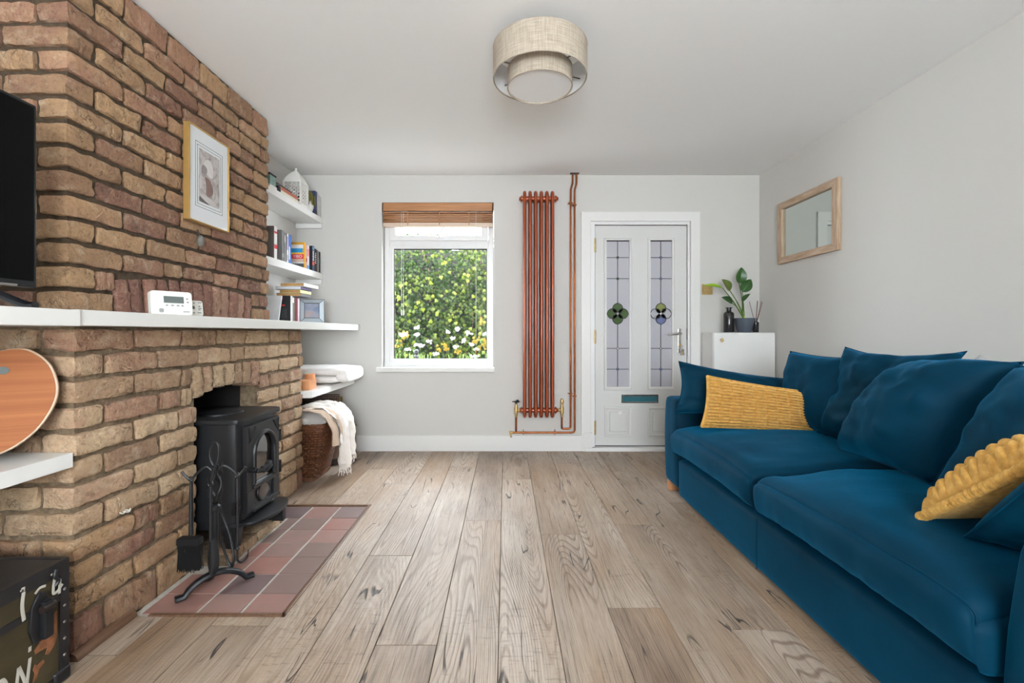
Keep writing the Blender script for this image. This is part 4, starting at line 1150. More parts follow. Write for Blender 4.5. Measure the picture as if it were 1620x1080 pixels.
thermostat('heating_controller', 'smaller white heating controller tucked behind the thermostat', (-1.385, 2.012), math.radians(62), .098, .072, .022, (-.018, .012, .032, .046),
           [(.032, .045, .004, .003), (.034, .036, .007, .002), (.032, .03, .004, .002), (-.012, .06, .004, .002), (.01, .06, .004, .002), (.0, .016, .012, .002), (.03, .017, .008, .002), (.035, .062, .008, .002)])

# framed picture ----------------------------------------------------------------
pc = thing('framed_picture', 'gold framed grey wash print hanging on the brickwork', 'picture', (-1.56, 2.385, 1.617))
PX = -1.536; py0, py1, pz0, pz1 = 2.212, 2.532, 1.617, 2.092
build(MB().ring(rect(py0 + .0055, py1 - .0055, pz0 + .0055, pz1 - .0055), rect(py0, py1, pz0, pz1), 'x', PX - .032, PX), 'frame', M['gold'], pc, bevel=.002)
build(MB().box(PX - .028, PX - .008, py0 + .004, py1 - .004, pz0 + .004, pz1 - .004), 'mount', M['mat_board'], pc, smooth=False)
def prect(d0, d1, dz0, dz1): return rect(py0 + d0, py1 - d1, pz0 + dz0, pz1 - dz1)
for dd in (.052, .066):
    build(MB().ring(prect(dd + .0022, dd + .0022, dd + .030, dd + .020), prect(dd, dd, dd + .028, dd + .018), 'x', PX - .0085, PX - .0074), 'ruled_line', M['lcd'], pc, smooth=False)
ax0, ax1, az0, az1 = py0 + .078, py1 - .078, pz0 + .108, pz1 - .098
pr = build(MB().box(PX - .0085, PX - .0072, ax0, ax1, az0, az1), 'print', M['art'], pc, smooth=False)
def blob(pts, mat, x=PX - .0068):
    P_ = [(p[1], p[2]) for p in smoothpath([(0, ax0 + a * (ax1 - ax0), az0 + c * (az1 - az0)) for a, c in pts + [pts[0]]], 5)][:-1]
    build(MB().prism(P_, 'x', x - .0006, x), 'painted_shape', mat, pr, smooth=False)
blob([(.28, .60), (.22, .74), (.38, .86), (.58, .84), (.68, .70), (.66, .56), (.5, .54)], colmat(222, 218, 216))
blob([(.08, .50), (.12, .30), (.04, .24), (.02, .42)], colmat(214, 210, 208))
blob([(.10, .62), (.18, .72), (.36, .68), (.34, .57), (.18, .55)], colmat(150, 142, 142), PX - .0062)
blob([(.26, .50), (.44, .50), (.6, .42), (.66, .26), (.5, .16), (.34, .18), (.34, .34)], colmat(134, 108, 102), PX - .0062)
blob([(.02, .16), (.3, .14), (.6, .12), (.78, .03), (.5, .01), (.2, .06)], colmat(206, 202, 200))
blob([(.02, .10), (.3, .04), (.5, .0), (.2, .0), (.02, .02)], colmat(96, 90, 92), PX - .0062)
build(MB().box(PX - .004, PX - .003, py0 + .007, py1 - .007, pz0 + .007, pz1 - .007), 'picture_glass', M['picglass'], pc, smooth=False)
ps = thing('hanging_pebble', 'small grey pebble hanging on brickwork below the picture', 'pebble', (-1.553, 2.316, 1.50))
build(MB().ball((-1.553, 2.316, 1.528), (.017, .019, .030), 14, 10), 'stone', M['stone'], ps)
build(MB().tube([(-1.565, 2.310, 1.585), (-1.556, 2.314, 1.555)], .003, 6), 'hook', M['iron'], ps)
o = build(MB().tube(smoothpath([(-1.403, 1.655, .408), (-1.400, 1.668, .400), (-1.402, 1.680, .410), (-1.400, 1.690, .402), (-1.402, 1.700, .406), (-1.400, 1.694, .398), (-1.402, 1.682, .400), (-1.401, 1.668, .407)]), .0022, 6), 'cable_tie', M['string'])
tag(o, 'twist of white wire stuck to the lower brickwork', 'wire')
# ================================================================== BOOKS AND ORNAMENTS
def book(label, M4, w_, h_, t_, cover, pages='paper', extras=(), group=None, spine=None):
    """a bound book. local x: spine (0) to fore-edge (w_), y: thickness 0..t_, z: height 0..h_"""
    def L(mb): return mb.xf(M4)
    o = thing('book', label, 'book', M4.translation, group)
    c = .0025
    cv = MB().box(0, w_, 0, c, 0, h_).box(0, w_, t_ - c, t_, 0, h_).box(0, c, 0, t_, 0, h_)
    build(L(cv), 'cover', cover, o, smooth=False)
    build(L(MB().box(c, w_ - .004, c, t_ - c, .003, h_ - .003)), 'pages', M[pages], o, smooth=False)
    if spine is not None: build(L(MB().box(-.0008, 0, .0004, t_ - .0004, 0, h_)), 'spine', spine, o, smooth=False)
    for (nm, bx, mt) in extras: build(L(MB().box(*bx)), nm, mt, o, smooth=False)
    return o, L
def upright(y0, z, xs=-1.66, lean=0.0):
    """spine faces the room (+X), thickness runs away from the camera"""
    Mx = Matrix(((-1, 0, 0, xs), (0, 1, 0, y0), (0, 0, 1, z), (0, 0, 0, 1)))
    return Mx @ Matrix.Rotation(lean, 4, 'X')
Z1 = 1.5925; GR = 'upright books on the middle alcove shelf'
W, K = colmat(232, 230, 228), colmat(28, 28, 32)
def sp(a, b_, t_, mt, nm='spine_print'): return (nm, (-.0016, -.0004, .002, t_ - .002, a, b_), mt)
book('tall book with white spine and red dots nearest the brickwork', upright(3.262, Z1), .185, .236, .042, colmat(112, 104, 100), spine=W, group=GR,
     extras=[sp(.075, .105, .042, colmat(214, 38, 44)), sp(.185, .20, .042, colmat(206, 60, 66))])
book('tall slate grey book beside the red dotted spine', upright(3.372, Z1), .185, .232, .036, colmat(122, 120, 120), group=GR, extras=[sp(.03, .06, .036, colmat(160, 158, 156))])
book('slim grey book with pale spine print', upright(3.410, Z1), .175, .222, .026, colmat(142, 140, 140), group=GR, extras=[sp(.15, .2, .026, colmat(196, 194, 190))])
book('slim white book with lilac spine band', upright(3.450, Z1), .16, .222, .030, W, group=GR, extras=[sp(.10, .2, .030, colmat(172, 164, 206)), sp(.02, .06, .030, colmat(190, 190, 200))])
book('bright blue paperback with white spine lettering', upright(3.484, Z1), .16, .222, .040, colmat(58, 112, 190), group=GR, extras=[sp(.03, .13, .018, colmat(214, 226, 240))])
# recipe book whose cover shows
o, L = book('orange-spined recipe book with colourful front cover', upright(3.752, Z1, -1.66), .175, .215, .022, colmat(214, 158, 34), group=GR, spine=colmat(238, 176, 60))
def cov(nm, x0, x1, z0, z1, mt): build(L(MB().box(x0, x1, -.0016, 0, z0, z1)), nm, mt, o, smooth=False)
cov('cover_print', .008, .17, .165, .195, W); cov('cover_print', .014, .17, .130, .165, colmat(40, 150, 206)); cov('cover_print', .004, .172, .118, .130, colmat(246, 204, 60))
cov('cover_print', .006, .172, .078, .118, colmat(232, 66, 62)); cov('cover_print', .006, .172, .052, .078, colmat(222, 190, 168)); cov('cover_print', .002, .172, .040, .052, W); cov('cover_print', .006, .172, .006, .040, colmat(84, 86, 86))
tm = text_mb('YIBO', .034, frame_M((-1.66 - .055, 3.752 - .0022, Z1 + .098), (1, 0, 0), (0, 0, 1)))
build(tm, 'cover_lettering', W, o, smooth=False)
book('slim pale pink book with dark red mark', upright(3.780, Z1), .15, .205, .022, colmat(226, 180, 172), group=GR, extras=[sp(.06, .09, .022, colmat(170, 40, 60))])
book('white book with pink pattern and blue foot', upright(3.806, Z1), .15, .205, .040, colmat(234, 226, 228), group=GR, extras=[sp(.11, .17, .040, colmat(232, 150, 160)), sp(.004, .035, .030, colmat(58, 150, 214))])
b_, L = book('navy and black paperback with white title and red band', upright(3.885, Z1, -1.652), .15, .212, .044, K, group=GR, spine=colmat(62, 78, 104), extras=[sp(.05, .08, .044, colmat(226, 92, 74)), sp(.18, .205, .044, colmat(120, 160, 206))])
for q in range(6): build(MB().box(-1.6516, -1.6498, 3.892 + .004 * (q % 2), 3.918, Z1 + .088 + q * .0145, Z1 + .098 + q * .0145), 'spine_print', W, b_, smooth=False)
b_, L = book('black paperback with large white spine lettering', upright(3.932, Z1, -1.652), .15, .198, .044, K, group=GR)
for q in range(6): build(MB().box(-1.6526, -1.6508, 3.940 + .005 * (q % 3), 3.966 - .003 * (q % 2), Z1 + .070 + q * .0165, Z1 + .081 + q * .0165), 'spine_print', W, b_, smooth=False)
book('plum brown paperback near the end of the row', upright(3.979, Z1), .15, .195, .040, colmat(108, 84, 90), group=GR)
book('thin white book second from the wall', upright(4.022, Z1), .15, .195, .014, W, group=GR)
book('dark green and black book against the wall', upright(4.040, Z1), .15, .19, .034, colmat(58, 58, 58), group=GR, extras=[sp(.09, .13, .034, colmat(60, 110, 84))])

# mantel level ------------------------------------------------------------
Z0 = MZ1 + .0005; GM = 'books at the alcove end of the mantel'
book('white book leaning against the black cover', upright(3.395, Z0 + .001, -1.70, -.26), .16, .215, .016, colmat(226, 228, 230), group=GM)
bk, L = book('black magazine with white letter U and red bar', upright(3.495, Z0, -1.652), .168, .212, .012, K, group=GM, spine=W)
def cov2(nm, x0, x1, z0, z1, mt): build(L(MB().box(x0, x1, -.0012, 0, z0, z1)), nm, mt, bk, smooth=False)
cov2('cover_print', .045, .10, .132, .144, colmat(226, 58, 48)); cov2('cover_print', .055, .09, .182, .196, colmat(140, 36, 84)); cov2('cover_print', .03, .13, .04, .11, colmat(52, 52, 52))
build(text_mb('U', .058, frame_M((-1.652 - .128, 3.495 - .0018, Z0 + .157), (1, 0, 0), (0, 0, 1))), 'cover_lettering', W, bk, smooth=False)
book('cream book beside the black magazine', upright(3.509, Z0, -1.652), .15, .21, .020, colmat(216, 208, 196), group=GM)
book('slate grey book beside the cream spine', upright(3.531, Z0, -1.655), .15, .21, .026, colmat(110, 118, 122), group=GM, extras=[sp(.16, .2, .026, W)])
book('brown leather book between grey and maroon', upright(3.559, Z0, -1.655), .15, .205, .022, colmat(112, 84, 72), group=GM)
book('maroon hardback on the mantel', upright(3.583, Z0, -1.655), .15, .205, .036, colmat(110, 30, 34), group=GM)
book('pink and white book behind the photo frame', upright(3.621, Z0, -1.655), .15, .20, .034, colmat(226, 206, 210), group=GM)
# flat stack lying across the upright ones
def flat(x0, y0, z, rz): return Matrix.Translation((x0, y0, z)) @ Matrix.Rotation(rz, 4, 'Z') @ Matrix(((0, 0, -1, 0), (1, 0, 0, 0), (0, 1, 0, 0), (0, 0, 0, 1)))
ZS = Z0 + .2125; GS = 'books lying flat above the mantel books'
# local x runs away from the camera, z (height) runs to the left, y is thickness
def flatbook(label, xr, y0, z, wd, ht, th, cover, pages, rz=0.0):
    # xr right end, ht length to the left, wd depth away from camera
    Mx = Matrix.Translation((xr, y0, z)) @ Matrix.Rotation(rz, 4, 'Z')
    o = thing('book', label, 'book', (xr, y0, z), GS); c = .0025
    build(MB().box(-ht, 0, 0, wd, 0, c).box(-ht, 0, 0, wd, th - c, th).box(-c, 0, 0, wd, 0, th).xf(Mx), 'cover', cover, o, smooth=False)
    build(MB().box(-ht + .003, -c, .003, wd - .003, c, th - c).xf(Mx), 'pages', M[pages], o, smooth=False)
flatbook('grey hardback at the bottom of the flat stack', -1.600, 3.555, ZS, .20, .19, .024, colmat(104, 106, 108), 'tan_paper', .04)
flatbook('tan-paged book with yellow and white spine in flat stack', -1.600, 3.545, ZS + .0245, .19, .165, .026, colmat(226, 222, 160), 'tan_paper', -.02)
flatbook('white-paged book with purple spine in flat stack', -1.590, 3.535, ZS + .051, .20, .20, .024, colmat(86, 74, 110), 'mat_board', .0)
flatbook('tan-paged white book on top of the flat stack', -1.565, 3.53, ZS + .0755, .24, .19, .026, colmat(228, 226, 222), 'tan_paper', -.05)

# bevelled glass photo frame
pf = thing('photo_frame', 'photo frame with wide silvery glass border leaning on mantel', 'photo frame', (-1.56, 3.72, MZ1))
an = math.radians(24); axx = Vector((math.cos(an), math.sin(an), 0)); nn = Vector((axx.y, -axx.x, 0)); le = math.radians(14)
T = frame_M((-1.575, 3.700, MZ1 + .003), axx, Vector((0, 0, 1)) * math.cos(le) - nn * math.sin(le))
o0, i0 = [(-.095, 0), (.095, 0), (.095, .205), (-.095, .205)], [(-.055, .040), (.055, .040), (.055, .165), (-.055, .165)]
for q in range(4):
    r = (q + 1) % 4
    pv = [(*o0[q], 0), (*o0[r], 0), (*i0[r], .022), (*i0[q], .022), (*o0[q], -.006), (*o0[r], -.006), (*i0[r], .014), (*i0[q], .014)]
    build(MB().add(pv, [(0, 1, 2, 3), (4, 7, 6, 5), (0, 4, 5, 1), (1, 5, 6, 2), (2, 6, 7, 3), (3, 7, 4, 0)]).xf(T), 'glass_border', frosted('silvered_border_glass', rgb(190, 200, 206), .15, 60, .8) if q == 0 else M_border, pf, smooth=False)
    if q == 0: M_border = bpy.data.materials['silvered_border_glass']
b = MB()
for q in range(4):
    r = (q + 1) % 4
    b.tube([(*o0[q], 0), (*o0[r], 0)], .0022, 6); b.tube([(*i0[q], .022), (*i0[r], .022)], .0022, 6); b.tube([(*o0[q], 0), (*i0[q], .022)], .0018, 6)
build(b.xf(T), 'lead_edging', M['lead'], pf)
def photo():
    t = NT('blurred_photo'); n = t.noise(t.coord(), 9, 2)
    t.set(Base__Color=t.ramp(n, [(0.35, rgb(120, 132, 160)), (0.5, rgb(150, 158, 176)), (0.68, rgb(186, 160, 150))]), Roughness=0.25); return t.m
build(MB().prism([(-.056, .039), (.056, .039), (.056, .166), (-.056, .166)], 'z', .012, .0165).xf(T), 'photograph', photo(), pf, smooth=False)
build(MB().prism([(-.03, .0), (.03, .0), (.02, .15), (-.02, .15)], 'z', -.012, -.008).xf(T), 'strut', M['gasket'], pf, smooth=False)

# top shelf -----------------------------------------------------------------
Z2 = 2.0865
t = thing('storage_tin', 'small green patterned tin at brick end of top shelf', 'tin', (-1.72, 3.27, Z2 + .03))
o = build(MB().box(-1.80, -1.665, 3.215, 3.315, Z2, Z2 + .030), 'white_box', M['shelf'], bevel=.002); tag(o, 'flat white box under the green tin', 'box')
build(MB().box(-1.79, -1.668, 3.22, 3.31, Z2 + .0305, Z2 + .10), 'body', M['green_tin'], t, bevel=.006)
build(MB().box(-1.792, -1.666, 3.218, 3.312, Z2 + .10, Z2 + .112), 'lid', M['iron'], t, bevel=.003)
o = build(MB().lathe([(.0, 0), (.014, 0), (.018, .02), (.016, .05), (.008, .062), (0, .065)], (-1.672, 3.345, Z2), 14), 'dark_bottle', M['iron']); tag(o, 'little dark bottle beside the green tin', 'bottle')
def flatbook2(label, x0, x1, y0, y1, z, th, cover, pages):
    o = thing('book', label, 'book', ((x0 + x1) / 2, (y0 + y1) / 2, z), 'books lying flat on the top shelf'); c = .0025
    build(MB().box(x0, x1, y0, y1, z, z + c).box(x0, x1, y0, y1, z + th - c, z + th).box(x1 - c, x1, y0, y1, z, z + th), 'cover', cover, o, smooth=False)
    build(MB().box(x0 + .003, x1 - c, y0 + .003, y1 - .003, z + c, z + th - c), 'pages', M[pages], o, smooth=False)
flatbook2('cream book lying under the copper book', -1.83, -1.665, 3.37, 3.66, Z2, .036, colmat(232, 224, 206), 'paper')
flatbook2('copper red book lying on the cream book', -1.82, -1.668, 3.375, 3.65, Z2 + .0365, .026, colmat(190, 106, 84), 'paper')
flatbook2('dark grey book on top of the copper book', -1.82, -1.70, 3.385, 3.62, Z2 + .063, .03, colmat(74, 78, 80), 'paper')
# white fretwork lantern
ln = thing('lantern', 'white fretwork lantern with pointed dome on top shelf', 'lantern', (-1.72, 3.74, Z2))
x0, x1, y0, y1 = -1.79, -1.655, 3.672, 3.80
build(MB().box(x0 - .006, x1 + .006, y0 - .006, y1 + .006, Z2, Z2 + .014), 'base', M['white_enamel'], ln, bevel=.003)
zt = Z2 + .20
b = MB()
for (x, y) in ((x0, y0), (x1, y0), (x0, y1), (x1, y1)): b.box(x - .006, x + .006, y - .006, y + .006, Z2 + .014, zt)
for z in (Z2 + .02, zt): b.box(x0, x1, y0 - .005, y0 + .005, z - .006, z + .006).box(x0, x1, y1 - .005, y1 + .005, z - .006, z + .006).box(x0 - .005, x0 + .005, y0, y1, z - .006, z + .006).box(x1 - .005, x1 + .005, y0, y1, z - .006, z + .006)
build(b, 'posts', M['white_enamel'], ln)
for side in range(2):         # pierced panels facing the room and the camera
    b = MB()
    for iz in range(6):
        for iy in range(4):
            u = (iy + .5) / 4; z = Z2 + .03 + (iz + .5) * .028
            if side == 0: c = (x1, y0 + u * (y1 - y0), z); pl = 'yz'
            else: c = (x0 + u * (x1 - x0), y0, z); pl = 'xz'
            b.tube(arc(c, .0125, 0, 2 * PI, 10, pl)[:-1], .0032, 5, closed=True)
    build(b, 'fretwork_panel', M['white_enamel'], ln)
build(MB().box(x0 + .004, x1 - .006, y0 + .006, y0 + .008, Z2 + .02, zt), 'glass_side', M['glass'], ln, smooth=False)
b = MB(); prof = [(1.06, 0), (1.0, .012), (.86, .035), (.62, .062), (.34, .085), (.12, .10), (.10, .108)]
cx_, cy_ = (x0 + x1) / 2, (y0 + y1) / 2
for i in range(len(prof) - 1):
    (a, za), (c, zc) = prof[i], prof[i + 1]; hx_, hy_ = (x1 - x0) / 2, (y1 - y0) / 2
    A = [(cx_ + sx_ * hx_ * a, cy_ + sy_ * hy_ * a, zt + za) for sx_, sy_ in ((-1, -1), (1, -1), (1, 1), (-1, 1))]
    C = [(cx_ + sx_ * hx_ * c, cy_ + sy_ * hy_ * c, zt + zc) for sx_, sy_ in ((-1, -1), (1, -1), (1, 1), (-1, 1))]
    b.add(A + C, [(q, (q + 1) % 4, 4 + (q + 1) % 4, 4 + q) for q in range(4)])
build(b, 'dome', M['white_enamel'], ln, merge=.0005)
build(MB().ball((cx_, cy_, zt + .115), .011, 12, 8), 'finial', M['white_enamel'], ln)
# pot with trailing plant
pp = thing('trailing_pot_plant', 'trailing olive plant in a round white pot on top shelf', 'plant', (-1.69, 3.90, Z2))
build(MB().lathe([(.028, 0), (.046, .015), (.058, .05), (.056, .085), (.048, .105), (.043, .105), (.05, .08), (.04, .02), (0, .015)], (-1.705, 3.895, Z2), 24), 'pot', M['white_enamel'], pp)
r = random.Random(3)
for i in range(26):
    a = r.uniform(0, 2 * PI); L_ = r.uniform(.05, .085)
    c = Vector((-1.705, 3.895, Z2 + .10)); d = Vector((math.cos(a), math.sin(a), 0))
    pts = smoothpath([c + d * .015, c + d * .035 + Vector((0, 0, .05 + .03 * r.random())), c + d * .062 + Vector((0, 0, .035)), c + d * .072 + Vector((0, 0, -L_ + .04))])
    build(MB().tube(pts, [.003 + .004 * math.sin(PI * k / (len(pts) - 1)) for k in range(len(pts))], 5, sx=1.6), 'tendril', M['trail'], pp)
def up2(y0, xs): return upright(y0, Z2, xs)
book('navy blue book standing behind the white pot', up2(3.975, -1.665), .14, .215, .040, colmat(56, 66, 116), group='upright books on the top shelf', extras=[sp(.0, .05, .04, K)])
book('white book standing against the wall on top shelf', up2(4.030, -1.655), .14, .19, .042, colmat(226, 224, 220), group='upright books on the top shelf')

# bench level: blanket, boxes -------------------------------------------------
BZ = .6505
bk = thing('folded_blanket', 'thick white folded blanket on the low alcove shelf', 'blanket', (-1.5, 3.78, BZ))
def fold_layer(x0, x1, y0, y1, z0, z1, seed):
    """soft slab with rounded fold on the right and the near side"""
    m = MB()
    def fn(u, v):
        t = 2 * PI * u; a, c = math.cos(t), math.sin(t)
        e = .35
        sx_, sy_ = math.copysign(abs(a) ** e, a), math.copysign(abs(c) ** e, c)
        ph = PI * (v - .5); rr_ = math.copysign(abs(math.cos(ph)) ** .45, 1); zz = math.copysign(abs(math.sin(ph)) ** .6, math.sin(ph))
        p = Vector(((x0 + x1) / 2 + sx_ * rr_ * (x1 - x0) / 2, (y0 + y1) / 2 + sy_ * rr_ * (y1 - y0) / 2, (z0 + z1) / 2 + zz * (z1 - z0) / 2))
        return p + noise.noise_vector(p * 9 + Vector((seed, 0, 0))) * .008
    return m.grid(fn, 48, 14, closeu=True)
build(fold_layer(-1.84, -1.275, 3.60, 4.02, BZ + .004, BZ + .072, 1), 'lower_fold', M['towel'], bk)
build(fold_layer(-1.84, -1.265, 3.585, 4.03, BZ + .062, BZ + .138, 5), 'upper_fold', M['towel'], bk)
build(fold_layer(-1.36, -1.245, 3.60, 4.02, BZ + .012, BZ + .128, 9), 'rolled_edge', M['towel'], bk)
t = thing('card_box', 'orange card box on the low shelf beside brickwork', 'box', (-1.46, 3.30, BZ))
build(MB().box(-1.56, -1.405, 3.26, 3.38, BZ, BZ + .062), 'body', M['orange'], t, bevel=.003)
build(MB().box(-1.562, -1.403, 3.258, 3.382, BZ + .050, BZ + .066), 'lid', M['orange'], t, bevel=.003)
o = build(MB().lathe([(.0, 0), (.035, 0), (.04, .04), (.038, .10), (0, .10)], (-1.48, 3.44, BZ), 20), 'candle_jar', M['orange']); tag(o, 'orange candle jar behind the orange box', 'candle')

# wicker basket ------------------------------------------------------------------
wb = thing('wicker_basket', 'dark wicker basket under the low shelf with lid open', 'basket', (-1.56, 3.42, 0))
def rrect(x0, x1, y0, y1, r, n=8):
    out = []
    for (cx_, cy_, a) in ((x1 - r, y1 - r, 0), (x0 + r, y1 - r, PI/2), (x0 + r, y0 + r, PI), (x1 - r, y0 + r, 1.5*PI)):
        out += [(cx_ + r * math.cos(a + i * PI / 2 / n), cy_ + r * math.sin(a + i * PI / 2 / n)) for i in range(n)]
    return out
def ring_at(t, grow_=0.0, n=8):
    x0 = -1.75 - .06 * t; x1 = -1.37 + .085 * t; y0 = 3.235 - .03 * t; y1 = 3.56 + .03 * t
    return rrect(x0 - grow_, x1 + grow_, y0 - grow_, y1 + grow_, .045, n)
H = .40
def resample(P_, n):
    P_ = [Vector((p[0], p[1], 0)) for p in P_]; P_.append(P_[0]); d = [0]
    for a, c in zip(P_[:-1], P_[1:]): d.append(d[-1] + (c - a).length)
    out = []; j = 0
    for i in range(n):
        s_ = d[-1] * i / n
        while d[j + 1] < s_: j += 1
        out.append(P_[j].lerp(P_[j + 1], (s_ - d[j]) / (d[j + 1] - d[j])))
    return out
NS = 40
b = MB(); rows = 21
for rr_ in range(rows):
    t = (rr_ + .5) / rows; R_ = resample(ring_at(t), NS * 2); cen = Vector((-1.56, 3.42, 0))
    pts = []
    for i, p in enumerate(R_):
        d = (p - cen).normalized(); k = .0065 * math.cos(PI * (i + rr_))
        pts.append((p.x + d.x * k, p.y + d.y * k, .018 + t * H * .94))
    b.tube(pts, .0088, 5, closed=True)
build(b, 'weave', M['wicker'], wb, kind='stuff')
b = MB()
for i in range(NS):
    lo, hi = resample(ring_at(0), NS)[i], resample(ring_at(1), NS)[i]
    b.tube([(lo.x, lo.y, .012), (hi.x, hi.y, H)], .004, 5)
build(b, 'stakes', M['wickerdark'], wb, kind='stuff')
def braid(z, t, r_, g=0.004):
    m = MB()
    for ph in range(3):
        R_ = resample(ring_at(t, g), 90)
        m.tube([(p.x, p.y, z + .010 * math.sin(i * 2 * PI * 15 / 90 + ph * 2 * PI / 3)) for i, p in enumerate(R_)], r_, 6, closed=True)
    return m
build(braid(H, 1, .0085), 'rim', M['wicker'], wb)
build(braid(H - .03, .94, .0075), 'rim_band', M['wicker'], wb)
build(braid(.018, 0, .0075), 'foot_band', M['wicker'], wb)
build(MB().prism(ring_at(0), 'z', .008, .02), 'floor_panel', M['wickerdark'], wb)
# open lid against the wall side
b = MB()
for i in range(14):
    z = H + .01 + i * .0125
    b.tube([(-1.80 - .04 * i / 14, 3.21 + .05, z), (-1.80 - .04 * i / 14, 3.58, z)], .006, 5)
    b.tube([(-1.80, 3.56 + .03 * i / 14, z), (-1.31, 3.56 + .03 * i / 14, z)], .0058, 5)
build(b, 'lid', M['wickerdark'], wb)
b = MB()
for i in range(28):
    x = -1.80 + i * .0175
    b.tube([(x, 3.573, H + .01), (x, 3.592, H + .175)], .0034, 4)
build(b, 'lid_lacing', M['string'], wb)

# throw hanging out of the basket -------------------------------------------------
tw = thing('fringed_throw', 'ruffled white throw spilling over the wicker basket', 'throw', (-1.35, 3.4, .05))
path = [(-1.62, .40), (-1.56, .47), (-1.48, .505), (-1.40, .515), (-1.33, .512), (-1.285, .50), (-1.245, .462), (-1.215, .40), (-1.205, .33), (-1.200, .25), (-1.197, .17), (-1.195, .10)]
pth = smoothpath([(p[0], 0, p[1]) for p in path], 5)
def sheet(off, seed, ya, yb, vmax=1.0, amp=1.0):
    def fn(u, v):
        k = v * vmax * (len(pth) - 1); i = min(int(k), len(pth) - 2); p = pth[i].lerp(pth[i + 1], k - i)
        tg = (pth[min(i + 2, len(pth) - 1)] - pth[max(i - 1, 0)]).normalized(); nrm_ = Vector((tg.z, 0, -tg.x)) * -1
        if nrm_.z < 0 and v < .5: nrm_ = -nrm_
        y0 = ya + .02 * v; y1 = yb - .08 * max(0, v * vmax - .5) * 2
        y = y0 + (y1 - y0) * u
        h = v * vmax
        f = (math.sin(u * 15 + seed + 1.3 * math.sin(v * 5)) * .016 + math.sin(u * 34 + seed * 2) * .006) * (0.25 + h) * amp
        q = p + nrm_ * (off + f) + Vector((0, y, 0))
        edge = .05 * math.sin(u * 7 + seed) * max(0, h - .8) * 4
        q.z += edge
        nz_ = noise.noise_vector(q * 14 + Vector((seed, 0, 0))) * .010 + noise.noise_vector(q * 40) * .005
        q += nz_ * amp
        q.z = max(q.z, .012)
        return q
    return fn
fn = sheet(.016, 2.0, 3.225, 3.60, 1.0, 1.25)
m = MB().grid(fn, 44, 70); m.grid(lambda u, v: Vector(fn(u, v)) + Vector((-.007, .002, -.007)), 44, 70)
build(m, 'throw_sheet', M['throw'], tw)
fn2 = sheet(.004, 5.0, 3.165, 3.40, .80, .7)
m = MB().grid(fn2, 24, 44); m.grid(lambda u, v: Vector(fn2(u, v)) + Vector((-.006, .002, -.006)), 24, 44)
build(m, 'lining', M['throw_back'], tw, label='beige underside of the throw')
m = MB().grid(lambda u, v: (lambda p: p + noise.noise_vector(p * 11) * .03)(Vector((-1.54 + .22 * math.cos(2*PI*u) * math.sin(PI*v*.5), 3.39 + .155 * math.sin(2*PI*u) * math.sin(PI*v*.5), .375 + .13 * math.cos(PI*v*.5)))), 40, 14, closeu=True)
build(m, 'heap', M['throw'], tw)
r = random.Random(8); b = MB()
for i in range(34):
    u = i / 33; p = Vector(fn(u, 1.0)); e = Vector((r.uniform(-.01, .01), r.uniform(-.01, .01), -r.uniform(.03, .055)))
    q = p + e; q.z = max(.006, q.z)
    b.tube([p, p.lerp(q, .5) + Vector((.003, 0, 0)), q], .0026, 4)
build(b, 'fringe', M['throw'], tw, kind='stuff')

po = thing('pouffe', 'brown fabric pouffe in the alcove corner behind basket', 'pouffe', (-1.48, 3.82, 0))
build(MB().lathe([(0, .0), (.19, 0), (.222, .02), (.232, .10), (.232, .24), (.222, .30), (.19, .325), (0, .335)], (-1.50, 3.82, 0), 36), 'seat_drum', M['pouffe'], po)
build(MB().tube([(-1.50 + .234 * math.cos(t), 3.82 + .234 * math.sin(t), .27) for t in [i * PI / 20 for i in range(40)]], .005, 6, closed=True), 'piping', M['pouffe'], po)
build(MB().lathe([(.234, .012), (.236, .05), (.23, .055), (.228, .012)], (-1.50, 3.82, 0), 36), 'base_band', M['leather'], po)
def socket(name, label, x0, x1, z0, z1, rockers):
    t = thing(name, label, name.replace('_', ' ').split(' ')[-1], ((x0 + x1) / 2, BY, z0))
    build(MB().box(x0, x1, BY - .008, BY - .001, z0, z1), 'plate', M['brass'], t, bevel=.002)
    for (a, c, d, e) in rockers: build(MB().box(a, c, BY - .013, BY - .007, d, e), 'rocker', M['iron'] if name == 'wall_socket' else M['brass'], t, bevel=.002)
socket('wall_socket', 'brass double socket low on wall behind the basket', -1.615, -1.465, .405, .491, [(-1.575, -1.56, .465, .482), (-1.52, -1.505, .465, .482)])
# ================================================================== RADIATOR AND PIPES
rd = thing('column_radiator', 'tall copper coloured column radiator between window and door', 'radiator', (.295, BY - .08, .31))
RYc = BY - .085
cols_px = [830.2, 838.9, 847.8, 856.7, 865.6, 874.4]
RZ0, RZ1 = .335, 2.285
for px in cols_px:
    x = (px - 800) * (RYc - .035) / 720
    b = MB()
    for dy in (-.035, 0, .035): b.tube([(x, RYc + dy, RZ0 + .03), (x, RYc + dy, RZ1 - .03)], .0142, 12)
    for zc, sg in ((RZ1 - .03, 1), (RZ0 + .03, -1)):
        b.tube([(x, RYc + .035 * math.cos(t), zc + sg * .038 * math.sin(t)) for t in [i * PI / 12 for i in range(13)]], .0150, 10)
        b.ball((x, RYc, zc + sg * .012), (.0155, .04, .028), 12, 8)
    build(b, 'column', M['rad'], rd)
xa, xb = (824 - 800) * RYc / 720, (880.5 - 800) * RYc / 720
